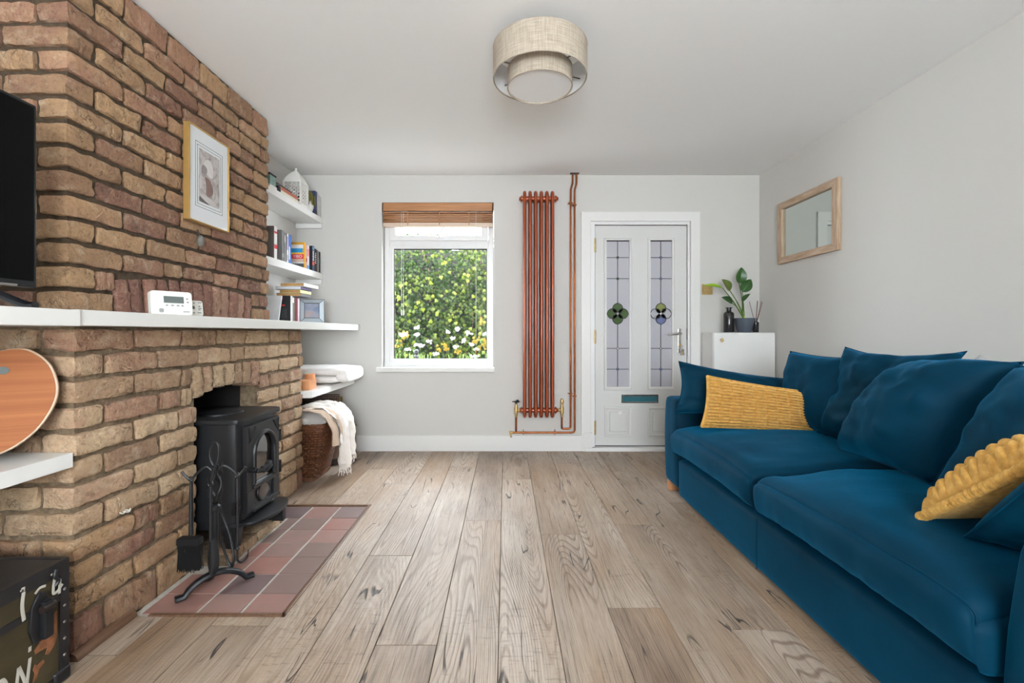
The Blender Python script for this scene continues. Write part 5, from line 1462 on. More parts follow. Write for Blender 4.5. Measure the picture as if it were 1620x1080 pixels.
for z in (RZ1 - .045, RZ0 + .045):
    build(MB().cyl((xa + .01, RYc, z), (xb - .01, RYc, z), .021), 'header', M['rad'], rd)
    for x, sg in ((xa + .012, -1), (xb - .012, 1)):
        build(MB().lathe([(.030, 0), (.030, sg * .006), (.018, sg * .016), (.014, sg * .026), (0, sg * .027)] if sg > 0 else [(.030, 0), (.030, -.006), (.018, -.016), (.014, -.026), (0, -.027)], (x, RYc, z), 16, 'x'), 'end_boss', M['rad'], rd)
for z in (RZ0 + .045, RZ1 - .045):
    build(MB().box(xa + .1, xb - .1, RYc + .015, BY - .001, z - .010, z + .010), 'wall_bracket', M['rad'], rd, bevel=.002)
def valve(x, label, head):
    z = RZ0 + .045
    t = thing('radiator_valve', label, 'valve', (x, RYc, z - .05), 'radiator valves')
    build(MB().lathe([(.009, -.06), (.012, -.055), (.012, -.03), (.016, -.028), (.016, .02), (.013, .03), (.011, .055)], (x, RYc, z), 14), 'valve_body', M['brass'], t)
    sg = 1 if x < .2 else -1
    build(MB().cyl((x, RYc, z), (x + sg * .045, RYc, z), .011, n=12).cyl((x + sg * .02, RYc, z), (x + sg * .034, RYc, z), .017, n=6), 'union_nut', M['brass'], t)
    if head: build(MB().lathe([(0, .105), (.010, .10), (.016, .085), (.014, .062), (.010, .055)], (x, RYc, z), 14), 'lockshield_cap', M['brass'], t)
    else:
        build(MB().lathe([(.006, .05), (.006, .066), (.016, .068), (.016, .082), (.0, .084)], (x, RYc, z), 14), 'wheel_hub', M['iron'], t)
        build(MB().cyl((x - .035, RYc, z + .075), (x + .035, RYc, z + .075), .004, n=8).ball((x + .012, RYc - .016, z + .082), .014, 10, 8), 'wheel_handle', M['iron'], t)
VX0, VX1 = (816.5 - 800) * RYc / 720, (889 - 800) * RYc / 720
valve(VX0, 'brass wheel valve at left foot of radiator', False); valve(VX1, 'brass lockshield valve at right foot of radiator', True)
# pipes
PY = BY - .05; sp_ = 720 / PY
def X(px): return (px - 800) / sp_
def Zp(py): return CAM_Z - (py - 526) / sp_
pa = smoothpath([(X(903), PY, Zp(302)), (X(903.4), PY, Zp(298)), (X(905.6), PY, Zp(291)), (X(906), PY, Zp(287))], 4)
pz = thing('copper_pipe', 'inner copper pipe from right radiator valve up to ceiling', 'pipe', (X(903), PY, Zp(678)), 'copper heating pipes')
b = MB().tube([(VX1, RYc, RZ0 - .01), (VX1, RYc + .01, Zp(674)), (VX1 + .004, PY, Zp(677)), (VX1 + .012, PY, Zp(678)), (X(899.5), PY, Zp(678)), (X(902.2), PY, Zp(677)), (X(903), PY, Zp(674)), (X(903), PY, Zp(305))] + pa + [(X(906), PY, CZ)], .0088, 10)
build(b, 'tube', M['copper'], pz)
pb = smoothpath([(X(909.2), PY, Zp(303)), (X(909.6), PY, Zp(299)), (X(911.6), PY, Zp(292)), (X(912), PY, Zp(288))], 4)
pz2 = thing('copper_pipe', 'outer copper pipe running under radiator and up to ceiling', 'pipe', (X(909), PY, Zp(684)), 'copper heating pipes')
b = MB().tube([(X(808), PY, Zp(684)), (X(904), PY, Zp(684)), (X(908), PY, Zp(683)), (X(909.2), PY, Zp(680)), (X(909.2), PY, Zp(305))] + pb + [(X(912), PY, CZ)], .0088, 10)
build(b, 'tube', M['copper'], pz2)
build(MB().tube([(VX0, RYc, RZ0 - .01), (VX0, RYc + .006, Zp(672)), (VX0, PY, Zp(683))], .0088, 10), 'riser', M['copper'], pz2)
build(MB().cyl((X(806), PY, Zp(684)), (X(811), PY, Zp(684)), .014, n=12).tube([(X(808), PY, Zp(684)), (X(808), PY - .01, Zp(688)), (X(809), PY - .015, Zp(691))], .008, 8).box(X(805.5), X(809), PY - .02, PY, Zp(684.5), Zp(682)), 'drain_cock', M['brass'], pz2)
for par, px, pys in ((pz, 903, (320.5, 622.5)), (pz2, 909.2, (323.5, 626.5))):
    for py in pys: build(MB().cyl((X(px), PY, Zp(py) - .006), (X(px), PY, Zp(py) + .006), .0125, n=12).box(X(px) - .022, X(px) + .018, PY - .003, BY, Zp(py) - .003, Zp(py) + .003), 'pipe_clip', M['copper'], par)
for px in (828, 878): build(MB().cyl((X(px) - .006, PY, Zp(684)), (X(px) + .006, PY, Zp(684)), .0125, n=12).box(X(px) - .003, X(px) + .003, PY - .003, BY - .018, Zp(684) - .02, Zp(684) + .022), 'pipe_clip', M['copper'], pz2)
build(MB().box(X(902), X(916), PY - .016, PY + .016, CZ - .006, CZ), 'ceiling_plate', M['lead'], pz2, smooth=False)

# ================================================================== CABINET CORNER
cbx = thing('corner_cabinet', 'plain white cabinet between front door and right wall', 'cabinet', (2.0, 3.96, 0))
CX0, CX1, CYF, CT = 1.752, RX - .004, 3.83, 1.064
build(MB().box(CX0, CX1, CYF + .02, BY - .022, .0, CT), 'body', M['shelf'], cbx, bevel=.006)
dd = build(MB().box(CX0 + .001, CX1 - .006, CYF, CYF + .019, .05, CT - .002), 'door', M['shelf'], cbx, bevel=.008)
build(MB().lathe([(0, -.022), (.012, -.021), (.015, -.016), (.008, -.010), (.007, 0)], ((1142 - 800) * 3.82 / 720, CYF, CAM_Z - 12 * 3.82 / 720), 18, 'y'), 'knob', M['brass'], dd)
CT += .0005
def cpos(px, Y): return (px - 800) * Y / 720
t = thing('bottle_vase', 'tall black glass bottle vase on the white cabinet', 'vase', (cpos(1153, 3.93), 3.93, CT))
build(MB().lathe([(0, 0), (.040, 0), (.0425, .006), (.0425, .155), (.036, .172), (.020, .180), (.018, .205), (.026, .208), (.026, .216), (.015, .216), (.014, .19), (.034, .165), (.038, .01), (0, .01)], (cpos(1153, 3.93), 3.93, CT), 32), 'bottle', M['blackglass'], t)
t = thing('reed_diffuser', 'small black reed diffuser next to the slate pot', 'diffuser', (cpos(1196, 3.97), 3.97, CT))
dxx = cpos(1195.5, 3.97)
build(MB().lathe([(0, 0), (.024, 0), (.026, .004), (.026, .085), (.020, .092), (.011, .096), (.011, .118), (.014, .119), (.014, .125), (.008, .125), (.008, .1), (0, .1)], (dxx, 3.97, CT), 24), 'bottle', M['blackglass'], t)
for (ex, ey) in ((-.055, .0), (-.045, .02), (.02, .01), (.045, -.01), (.065, .01), (.035, .03)):
    build(MB().tube([(dxx - ex * .1, 3.97 - ey * .1, CT + .03), (dxx + ex, 3.97 + ey, CT + .285 - abs(ex) * .3)], .0022, 6), 'reed', M['reed'], t)
hp = thing('potted_plant', 'leafy green plant in slate blue pot on the cabinet', 'plant', (cpos(1177.5, 3.9), 3.9, CT))
pc_ = Vector((cpos(1177.5, 3.9), 3.9, CT))
build(MB().lathe([(0, 0), (.052, 0), (.056, .004), (.078, .10), (.080, .122), (.074, .122), (.070, .10), (0, .098)], pc_, 32), 'pot', M['slate_pot'], hp)
build(MB().lathe([(0, .108), (.071, .104)], pc_, 24), 'soil', M['soil'], hp)
def W3(px, py, Y): return Vector(((px - 800) * Y / 720, Y, CAM_Z - (py - 526) * Y / 720))
def plant_leaf(base, tip, width, mat, curl=.02, nrm=(0, -1, .2)):
    base, tip = Vector(base), Vector(tip); ax_ = tip - base; sd = ax_.cross(Vector(nrm)).normalized(); nn_ = sd.cross(ax_).normalized()
    def fn(u, v):
        wv = width * (math.sin(PI * min(1, v * 1.0) ** .82) ** .8) * (1 - .12 * v)
        s_ = (u - .5) * 2
        return base + ax_ * v + sd * (s_ * wv) + nn_ * (curl * math.sin(PI * v) - abs(s_) * wv * -.35)
    m = MB().grid(fn, 6, 12); m.grid(lambda u, v: Vector(fn(u, v)) - nn_ * .0012, 6, 12)
    lf = build(m, 'leaf', mat, hp)
    build(MB().tube([fn(.5, v / 8) + nn_ * -.0006 for v in range(9)], .0016, 5), 'midrib', M['stemgreen'], lf)
def stem(a, c, r0=.005, mt='stemgreen'):
    a, c = Vector(a), Vector(c); mid = a.lerp(c, .5) + Vector((0, 0, .02)); build(MB().tube(smoothpath([a, mid, c]), [r0] * 7 + [r0 * .7] * 6, 7), 'stem', M[mt], hp)
root = pc_ + Vector((0, 0, .105))
specs = [((1169.5, 448.5), (1173, 422.5), .050, 'leafdark', 3.92, (0, -1, .1)), ((1174.5, 462), (1188, 441.5), .048, 'leafdark', 3.86, (-.3, -1, .2)), ((1174, 477), (1187, 464.5), .022, 'leafdark', 3.84, (-.2, -.6, .8)),
         ((1159, 479.5), (1141.5, 470), .032, 'leafdark', 3.84, (0, -1, .5)), ((1155, 460), (1142, 441.5), .042, 'leafolive', 3.88, (.4, -1, .1)), ((1143, 455.5), (1113, 451.5), .024, 'leaflime', 3.86, (0, -.7, .7))]
for (bp, tp, wd, mt, Y, nr) in specs:
    A, T_ = W3(*bp, Y), W3(*tp, Y - .015)
    plant_leaf(A, T_, wd, M[mt], .01, nr); stem(root + Vector((random.uniform(-.012, .012), random.uniform(-.01, .01), 0)), A, .0055 if mt != 'leafdark' else .0045, 'leaflime' if False else 'stemgreen')
build(MB().tube(smoothpath([root, root + Vector((-.01, 0, .05)), root + Vector((-.025, -.005, .115))]), [.011] * 5 + [.008] * 4 + [.002] * 4, 8), 'sheath', M['leaflime'], hp)
socket('light_switch', 'square brass light switch beside the front door', (1110 - 800) / 176, (1127 - 800) / 176, CAM_Z + 60 / 176, CAM_Z + 76.5 / 176, [((1121 - 800) / 176, (1124 - 800) / 176, CAM_Z + 65 / 176, CAM_Z + 71 / 176), ((1114 - 800) / 176, (1117 - 800) / 176, CAM_Z + 65 / 176, CAM_Z + 71 / 176)])

# mirror --------------------------------------------------------------------------
mi = thing('wall_mirror', 'wooden framed mirror on the white right wall', 'mirror', (RX - .01, 3.43, 1.628))
my0, my1, mz0, mz1 = 3.090, 3.768, 1.625, 2.12
wf = .052
for nm, pl, mt in (('frame_rail', [(my0, mz1), (my1, mz1), (my1 - wf, mz1 - wf), (my0 + wf, mz1 - wf)], 'limed'), ('frame_rail', [(my0, mz0), (my1, mz0), (my1 - wf, mz0 + wf), (my0 + wf, mz0 + wf)], 'limed'),
                   ('frame_stile', [(my0, mz0), (my0, mz1), (my0 + wf, mz1 - wf), (my0 + wf, mz0 + wf)], 'limedv'), ('frame_stile', [(my1, mz0), (my1, mz1), (my1 - wf, mz1 - wf), (my1 - wf, mz0 + wf)], 'limedv')):
    build(MB().prism(pl, 'x', RX - .032, RX - .001), nm, M[mt], mi, bevel=.003)
build(MB().box(RX - .012, RX - .008, my0 + .03, my1 - .03, mz0 + .03, mz1 - .03), 'mirror_glass', M['mirror'], mi, smooth=False)

# ceiling lamp ----------------------------------------------------------------------
cl_ = thing('ceiling_lamp', 'double drum ceiling lamp with beige linen shades', 'lamp', (.165, 2.2, CZ - .05))
c = (.165, 2.2, 0)
ZT, ZB = 2.432, 2.288
def drum(r, z0, z1, nm, mat, th=.004):
    return build(MB().lathe([(r, z0), (r, z1), (r - th, z1), (r - th, z0)], c, 64, closed=True), nm, mat, cl_)
od = drum(.2255, ZB, ZT, 'outer_shade', M['linen']); build(MB().lathe([(.2205, ZB + .002), (.2205, ZT - .002), (.2195, ZT - .002), (.2195, ZB + .002)], c, 64, closed=True), 'lining', M['diffuser'], od)
for z in (ZB, ZT): build(MB().tube([(c[0] + .224 * math.cos(t), c[1] + .224 * math.sin(t), z) for t in [i * PI / 32 for i in range(64)]], .0028, 6, closed=True), 'shade_rim', M['linen'], od)
idr = drum(.156, 2.246, 2.335, 'inner_shade', M['linen'])
build(MB().tube([(c[0] + .155 * math.cos(t), c[1] + .155 * math.sin(t), 2.246) for t in [i * PI / 32 for i in range(64)]], .0026, 6, closed=True), 'shade_rim', M['linen'], idr)
build(MB().lathe([(0, 2.251), (.152, 2.251), (.152, 2.254), (0, 2.254)], c, 48), 'diffuser_disc', M['diffuser'], cl_)
b = MB()
for q in range(6):
    t = q * PI / 3 + .35
    b.tube([(c[0] + .152 * math.cos(t), c[1] + .152 * math.sin(t), 2.332), (c[0] + .222 * math.cos(t), c[1] + .222 * math.sin(t), 2.332)], .003, 6)
build(b, 'spokes', M['lampmetal'], cl_)
build(MB().lathe([(.0, CZ - .001), (.075, CZ - .001), (.075, CZ - .03), (.06, CZ - .045), (.06, 2.33), (0, 2.33)], c, 32), 'ceiling_rose', M['diffuser'], cl_)
# ================================================================== SOFA
so = thing('sofa', 'large teal blue velvet sofa along the right wall', 'sofa', (1.68, 1.95, 0))
V = M['velvet']
def soft_block(x0, x1, y0, y1, z0, z1, r, nx=10, ny=22, nz=10, fn=None):
    """box with generously rounded edges, optional displacement"""
    m = MB()
    def P(u, v, w):
        p = Vector((x0 + (x1 - x0) * u, y0 + (y1 - y0) * v, z0 + (z1 - z0) * w))
        q = Vector((max(x0 + r, min(x1 - r, p.x)), max(y0 + r, min(y1 - r, p.y)), max(z0 + r, min(z1 - r, p.z))))
        d = p - q
        if d.length > 1e-9: p = q + d.normalized() * min(d.length, r)
        return fn(p, u, v, w) if fn else p
    def sm(t):  # denser sampling towards the edges
        return .5 - .5 * math.cos(PI * t) if True else t
    m.grid(lambda a, b_: P(0, sm(a), sm(b_)), ny, nz); m.grid(lambda a, b_: P(1, sm(a), sm(b_)), ny, nz)
    m.grid(lambda a, b_: P(sm(a), 0, sm(b_)), nx, nz); m.grid(lambda a, b_: P(sm(a), 1, sm(b_)), nx, nz)
    m.grid(lambda a, b_: P(sm(a), sm(b_), 0), nx, ny); m.grid(lambda a, b_: P(sm(a), sm(b_), 1), nx, ny)
    return m
AY0, AY1, AY2, AY3 = .755, .985, 2.905, 3.14     # near arm, far arm
build(soft_block(1.098, 2.08, AY1 - .01, AY2 + .01, .022, .258, .030), 'base', V, so, merge=.0004)
build(MB().tube([(1.0975, 1.99, .03), (1.0965, 1.99, .14), (1.0975, 1.99, .25)], .0022, 5), 'base_seam', V, so)
def flare(p, u, v, w):
    return p
def arm(y0, y1, inner_sign, nm='arm'):
    def fn(p, u, v, w):
        # inner face leans outwards a little with height, front bows gently
        if (inner_sign > 0 and v > .5) or (inner_sign < 0 and v < .5): p.y -= inner_sign * .035 * max(0, (p.z - .25) / .4)
        p.x -= .010 * math.sin(PI * w) * (1 - u)
        return p + noise.noise_vector(p * 5) * .003
    build(soft_block(1.098, 2.24, y0, y1, .060, .632, .03, 10, 8, 12, fn), nm, V, so, merge=.0004)
arm(AY0, AY1 + .03, 1); arm(AY2, AY3, -1)
for (y, x) in ((AY2 - .015, 1.098), (AY3, 1.098)): pass
build(soft_block(2.06, 2.255, AY0 + .01, AY3 - .01, .06, .665, .035, 6, 20, 10), 'back', V, so, merge=.0004)
for (x, y) in ((1.135, AY3 - .05), (1.135, AY0 + .06), (2.2, AY3 - .05), (2.2, AY0 + .06)):
    build(MB().prism([(x - .03, y - .03), (x + .03, y - .03), (x + .03, y + .03), (x - .03, y + .03)], 'z', 0, .066), 'foot', M['footwood'], so, bevel=.004)
def seat(y0, y1, seed, label):
    """plump box cushion: domed top, full rounded front that overhangs the base"""
    x0, x1 = 1.045, 2.045
    zb, zt, R = .285, .462, .048
    def fn(p, u, v, w):
        cu = max(0, math.sin(PI * u)); cv = max(0, math.sin(PI * v))
        if w > .5: p.z += (.062 * cu ** .55 * cv ** .5 + .004) * (w - .5) * 2
        if u < .3:
            k = 1 - u / .3
            p.x -= .020 * math.sin(PI * w) ** .8 * k * cv ** .25      # front bows out
            p.x += .018 * (1 - w) ** 2 * k
            p.z -= .048 * (1 - cv ** .20) * k * (.35 + .65 * w)      # end corners droop
            p.z += .018 * (1 - w) * k * cv ** .3
        if u < .08:
            p.x += noise.noise(Vector((seed, p.y * 24, p.z * 6))) * .0065 * (1 - w) + noise.noise(Vector((p.x * 3, p.y * 8 + seed, p.z * 4))) * .006
        elif w > .8:
            p.z += noise.noise(Vector((p.x * 3.5 + seed, p.y * 3.5, 0))) * .014 + noise.noise(Vector((p.x * 8, p.y * 12, seed))) * .005
        return p
    m = soft_block(x0, x1, y0, y1, zb, zt, R, 28, 50, 16, fn)
    cu_ = build(m, 'seat_cushion', V, so, merge=.0005, label=label)
    def edge(v):
        y = y0 + (y1 - y0) * v
        q = Vector((x0 + R, max(y0 + R, min(y1 - R, y)), zt - R))
        d = Vector((x0 + .012, y, zt)) - q
        return fn(q + d.normalized() * (R + .001), 0.0, v, 1.0)
    build(MB().tube([edge(.5 - .5 * math.cos(PI * i / 40)) for i in range(41)], .0034, 6), 'piping', V, cu_)
seat(1.960, AY2 - .005, 3.0, 'far seat cushion'); seat(AY1 + .030, 1.942, 8.0, 'near seat cushion')

def pillow_mb(TL, TR, BR, BL, thick, back=.6, n=30, m_=None, pinch=.07, seed=0, wr=1.0, tex=None, power=.42):
    TL, TR, BR, BL = map(Vector, (TL, TR, BR, BL))
    m_ = m_ or n
    nrm_ = ((TR - TL).cross(TL - BL) + (BR - BL).cross(TR - BR)).normalized()   # towards the viewer side
    def base(u, v):
        s, t = u * 2 - 1, v * 2 - 1
        s2, t2 = s * (1 - pinch * (1 - t * t)), t * (1 - pinch * (1 - s * s))
        a, b_ = (s2 + 1) / 2, (t2 + 1) / 2
        p = BL.lerp(BR, a).lerp(TL.lerp(TR, a), b_)
        k = max(0.0, (1 - s * s) * (1 - t * t)) ** power
        return p, k, s, t
    def front(u, v):
        p, k, s, t = base(u, v)
        w1 = noise.noise(Vector((s * 1.7 + seed, t * 1.7, seed))) * .018 + noise.noise(Vector((s * 3.5 + t * 2 + seed, t * 4 - s, seed + 3))) * .012
        cr = math.sin((math.atan2(t, s)) * 9 + seed + 3 * noise.noise(Vector((s * 2, t * 2, seed)))) * .005 * (abs(s) ** 2 + abs(t) ** 2) * k
        h = thick * k + (w1 * wr + cr * wr) * (k ** .7)
        if tex: h += tex(u, v) * min(1, k * 2.2)
        return p + nrm_ * h
    def rear(u, v):
        p, k, s, t = base(u, v)
        return p - nrm_ * (thick * back * k)
    return MB().grid(front, n, m_).grid(rear, n, m_)
def edge_piping(TL, TR, BR, BL, pinch): pass
def pillow(name, label, cat, corners, thick, mat, group=None, seamname='cushion_seam', **kw):
    low = min(corners, key=lambda p: p[2])
    c = sum((Vector(p) for p in corners), Vector()) / 4
    t = thing(name, label, cat, (c.x, c.y, low[2]), group)
    mb = pillow_mb(*corners, thick, **kw)
    build(mb, 'cover', mat, t, merge=.0006, angle=80)
    # seam welt round the edge
    pinch = kw.get('pinch', .07); TL, TR, BR, BL = map(Vector, corners); pts = []
    def at(s, tt):
        s2, t2 = s * (1 - pinch * (1 - tt * tt)), tt * (1 - pinch * (1 - s * s)); a, b_ = (s2 + 1) / 2, (t2 + 1) / 2
        return BL.lerp(BR, a).lerp(TL.lerp(TR, a), b_)
    for i in range(16): pts.append(at(-1 + i / 8, -1))
    for i in range(16): pts.append(at(1, -1 + i / 8))
    for i in range(16): pts.append(at(1 - i / 8, 1))
    for i in range(16): pts.append(at(-1, 1 - i / 8))
    return t, pts
GP = 'blue velvet scatter cushions on the sofa'
def blue(label, corners, thick, **kw):
    t, pts = pillow('scatter_cushion', label, 'cushion', corners, thick, V, GP, **kw)
    build(MB().tube(pts, .0035, 5, closed=True), 'welt', V, t)
# corners listed TL, TR, BR, BL as seen from the camera
blue('blue velvet cushion propped on the far arm behind the yellow one', [(1.10, 2.895, .880), (1.755, 2.86, .772), (1.74, 2.76, .51), (1.045, 2.82, .565)], .10, seed=1.0, pinch=.10, wr=1.4)
blue('blue velvet back cushion farthest along the sofa', [(1.745, 2.79, .948), (1.86, 2.30, .935), (1.70, 2.26, .50), (1.68, 2.76, .51)], .13, seed=4.0, pinch=.08)
blue('blue velvet cushion with tall pointed corners in the middle', [(1.828, 2.45, .985), (1.985, 1.96, .982), (1.70, 1.90, .50), (1.66, 2.44, .515)], .125, seed=7.5, pinch=.17, wr=1.8)
blue('largest blue velvet cushion slumped forward in the middle', [(1.748, 1.96, .938), (1.708, 1.500, .966), (1.52, 1.62, .52), (1.515, 2.07, .53)], .165, seed=11.0, pinch=.05, wr=1.5)
blue('blue velvet back cushion cut by the right edge of view', [(1.66, 1.475, .955), (1.64, .99, .97), (1.46, .99, .50), (1.45, 1.54, .515)], .14, seed=15.0)
blue('blue velvet cushion leaning on the near arm in the corner', [(1.16, .955, .80), (1.72, .94, .84), (1.76, 1.20, .515), (1.255, 1.245, .505)], .085, seed=19.0, pinch=.03, wr=1.6)
t, pts = pillow('scatter_cushion', 'pale grey cushion peeking over the blue ones', 'cushion', [(2.03, 2.22, .80), (2.045, 1.96, .965), (2.02, 1.62, .78), (1.95, 1.95, .52)], .045, M['grey_fabric'], seed=23.0)
build(MB().tube(pts, .003, 5, closed=True), 'welt', M['grey_fabric'], t)
GY = 'mustard yellow textured cushions on the sofa'
def cord(nr, nc, amp):
    def tex(u, v):
        col = (u * nc) % 1.0; off = .5 * (int(u * nc) % 2)
        rib = abs(math.sin(PI * (v * nr + off * .0))) ** .7
        return amp * rib * (.25 + .75 * min(1, 5 * min(col, 1 - col)) ** .8)
    return tex
Y = M['yellow']
t, pts = pillow('lumbar_cushion', 'oblong mustard corduroy cushion on far seat', 'cushion', [(1.180, 2.66, .805), (1.668, 2.52, .730), (1.69, 2.49, .515), (1.13, 2.62, .525)], .085, Y, GY, n=144, m_=180, tex=cord(15, 9, .017), wr=.15, seed=2.0, pinch=.055, power=.40)
b = MB()
for i, p in enumerate(pts):
    q = Vector(pts[(i + 1) % len(pts)])
    for k in range(3): b.ball(p.lerp(q, k / 3), .0105, 8, 5)
build(b, 'knitted_edge', Y, t)
t, pts = pillow('lumbar_cushion', 'mustard bobble knit cushion resting on near corner cushion', 'cushion', [(1.60, 1.055, .80), (1.245, 1.045, .775), (1.250, 1.368, .508), (1.62, 1.385, .52)], .10, Y, GY, n=168, m_=150, tex=(lambda u, v: (lambda c, r_: .021 * (abs(math.sin(PI * c)) ** .6) * (.30 + .70 * abs(math.sin(PI * r_ + .9 * int(c))) ** .6))(v * 14, u * 8)), wr=.3, seed=6.0, pinch=.03, power=.36, back=.35)
b = MB()
for i, p in enumerate(pts):
    q = Vector(pts[(i + 1) % len(pts)]); b.ball(p, .0165, 9, 6); b.ball(p.lerp(q, .5), .0150, 9, 6)
build(b, 'bobble_edge', Y, t)
# ================================================================== GARDEN OUTSIDE THE WINDOW
o = build(MB().box(-6, 6, BY + .25, 12, -.35, -.25), 'garden_ground', M['ground'], smooth=False); o['kind'] = 'structure'; o['label'] = 'grey paved front garden'
gw = thing('garden_wall', 'grey boarded garden fence covered by climbing leaves', 'fence', (-.9, 6.5, -.25))
for i in range(34):
    x = -4.2 + i * .20
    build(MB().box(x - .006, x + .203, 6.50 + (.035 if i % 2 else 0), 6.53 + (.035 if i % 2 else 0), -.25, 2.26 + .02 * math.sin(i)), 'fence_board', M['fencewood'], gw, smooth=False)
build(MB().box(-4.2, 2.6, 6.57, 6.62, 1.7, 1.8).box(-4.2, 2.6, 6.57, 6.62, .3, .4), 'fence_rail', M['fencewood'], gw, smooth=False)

def lobed(k, sz):
    """flat maple-like leaf, 3 or 5 lobes, slightly folded"""
    pts = {5: [(0, -.1), (.30, -.28), (.36, .02), (.62, .12), (.36, .32), (.30, .62), (.08, .52), (0, 1.0)],
           3: [(0, 0), (.34, -.06), (.5, .34), (.26, .52), (0, 1.0)]}[k]
    vs = [(0, .25, .06)] + [(x, y, -.12 * x) for x, y in pts] + [(-x, y, -.12 * x) for x, y in pts[1:-1]][::-1]
    vs = [Vector(v) * sz for v in vs]; n = len(vs) - 1
    return vs, [(0, i, i % n + 1) for i in range(1, n + 1)]
iv = thing('climbing_ivy', 'dense green climbing plant covering fence outside window', 'climbing plant', (-.9, 6.4, -.25))
r = random.Random(12)
b = MB()
for i in range(14):
    x = -2.6 + i * .28; pts = [(x, 6.47, -.25)]
    for k in range(7): pts.append((pts[-1][0] + r.uniform(-.14, .14), 6.45 + r.uniform(-.02, .02), pts[-1][2] + .38))
    b.tube(smoothpath(pts, 3), .012, 5)
build(b, 'vine_stems', M['bark'], iv)
def leaf_rot():
    # leaf hangs, face towards the house and up
    return Matrix.Rotation(r.uniform(-.6, .6), 4, 'Z') @ Matrix.Rotation(r.uniform(-.45, .35), 4, 'X') @ Matrix.Rotation(r.uniform(-1.2, 1.2) + PI, 4, 'Y') @ Matrix.Rotation(PI / 2, 4, 'X')
def thick(x, z):
    return .5 + .5 * noise.noise(Vector((x * 1.7, z * 1.7, 4.2)))
lm = [MB() for _ in range(2)]
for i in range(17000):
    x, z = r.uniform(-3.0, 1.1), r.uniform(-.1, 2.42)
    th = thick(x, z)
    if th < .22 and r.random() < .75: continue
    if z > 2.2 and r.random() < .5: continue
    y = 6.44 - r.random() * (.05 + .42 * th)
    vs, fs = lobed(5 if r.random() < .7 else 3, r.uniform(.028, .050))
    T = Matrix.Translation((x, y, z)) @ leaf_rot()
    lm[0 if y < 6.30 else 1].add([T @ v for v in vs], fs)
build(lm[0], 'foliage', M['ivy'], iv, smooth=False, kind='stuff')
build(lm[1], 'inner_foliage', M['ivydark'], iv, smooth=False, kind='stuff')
# the nearest large leaves, one by one
big = []
for q in range(3):
    vs, fs = lobed(5 if q < 2 else 3, .046 + .006 * q); me = to_mesh('ivy_leaf', MB().add(vs, fs), False); me.materials.append(M['ivy']); big.append(me)
for i in range(240):
    x, z = r.uniform(-1.75, -.15), r.uniform(.62, 2.3)
    if thick(x, z) < .34: continue
    y = 6.0 - r.random() * .12 * thick(x, z)
    o = link('leaf', big[i % 3], (x, y, z), iv); o.matrix_local = Matrix.Translation(Vector((x, y, z)) - WO[iv.name]) @ leaf_rot()
    o.scale = (1, 1, 1)

fl = thing('flowering_shrub', 'white flowering shrub growing at foot of the climber', 'shrub', (-.8, 5.5, -.25))
sm_ = MB(); st_ = MB()
for i in range(2600):
    x = r.uniform(-2.2, .6); y = r.uniform(5.05, 5.85); z = r.uniform(-.1, .80 + .22 * math.sin(x * 3.1 + 1) + .12 * r.random() + (y - 5.05) * .15)
    if thick(x * 2 + 9, z * 2) < .25: continue
    T = Matrix.Translation((x, y, z)) @ Matrix.Rotation(r.uniform(0, 6.3), 4, 'Z') @ Matrix.Rotation(r.uniform(-.2, 1.3), 4, 'X')
    L_ = r.uniform(.05, .10); w_ = L_ * .16
    sm_.add([T @ Vector(v) for v in ((0, 0, 0), (w_, L_ * .5, .004), (0, L_, 0), (-w_, L_ * .5, .004))], [(0, 1, 2, 3)])
for i in range(60):
    x, y = r.uniform(-2.0, .5), r.uniform(5.1, 5.8); st_.tube(smoothpath([(x, y, -.25), (x + r.uniform(-.05, .05), y, .3), (x + r.uniform(-.1, .1), y - .02, .8)], 3), .004, 4)
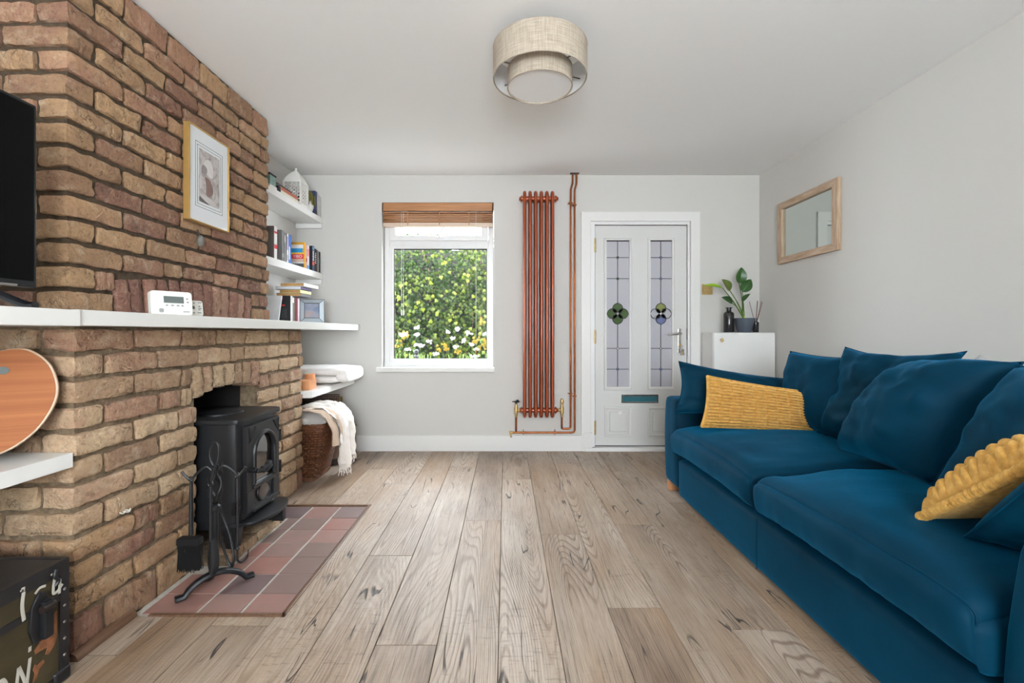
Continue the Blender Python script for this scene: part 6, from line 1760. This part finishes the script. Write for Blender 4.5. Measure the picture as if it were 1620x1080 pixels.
build(sm_, 'foliage', M['shrub'], fl, smooth=False, kind='stuff')
build(st_, 'stems', M['stemgreen'], fl, kind='stuff')
ym = MB()
for i in range(16):
    x, z = r.choice([(-.30, .95), (-1.22, .98), (-.62, .78), (-.75, .90), (-.25, 1.2)]); x += r.uniform(-.08, .08); z += r.uniform(-.07, .07)
    for k in range(6):
        vs, fs = lobed(3, .035); T = Matrix.Translation((x + r.uniform(-.04, .04), 5.3 + r.uniform(-.04, .04), z + r.uniform(-.04, .04))) @ leaf_rot(); ym.add([T @ v for v in vs], fs)
build(ym, 'yellow_foliage', M['autumn'], fl, smooth=False, kind='stuff')
petal = MB()
for k in range(5):
    a = 2 * PI * k / 5
    T = Matrix.Rotation(a, 4, 'Y')
    petal.add([T @ Vector(v) for v in ((0, 0, 0), (.005, -.003, .008), (0, -.004, .015), (-.005, -.003, .008))], [(0, 1, 2, 3)])
for i in range(28):
    hx_, hz_ = r.uniform(-1.3, -.2), r.uniform(.66, 1.12)
    if i < 8: hx_, hz_ = [(-.55, 1.10), (-.42, 1.06), (-.47, .98), (-.60, 1.0), (-.38, .93), (-.33, .88), (-.95, .92), (-.62, .70)][i]
    m = MB(); n = r.randint(7, 13)
    for q in range(n):
        T = Matrix.Translation((hx_ + r.gauss(0, .016), 5.12 + r.uniform(-.02, .02), hz_ + r.gauss(0, .009))) @ Matrix.Rotation(r.uniform(0, 6), 4, 'Y') @ Matrix.Rotation(r.uniform(-.5, .5), 4, 'X')
        m.add([T @ v for v in petal.v], petal.f)
    build(m, 'flower_head', M['petal'], fl, smooth=False)
rl = thing('railing_post', 'dark iron railing post with ball finial among the flowers', 'post', (-.985, 5.02, -.25))
build(MB().cyl((-.985, 5.02, -.25), (-.985, 5.02, .80), .014, n=12), 'shaft', M['iron'], rl)
build(MB().lathe([(.014, .79), (.03, .80), (.022, .815), (.012, .825), (0, .826)], (-.985, 5.02, 0), 16).ball((-.985, 5.02, .852), .030, 16, 10), 'finial', M['iron'], rl)
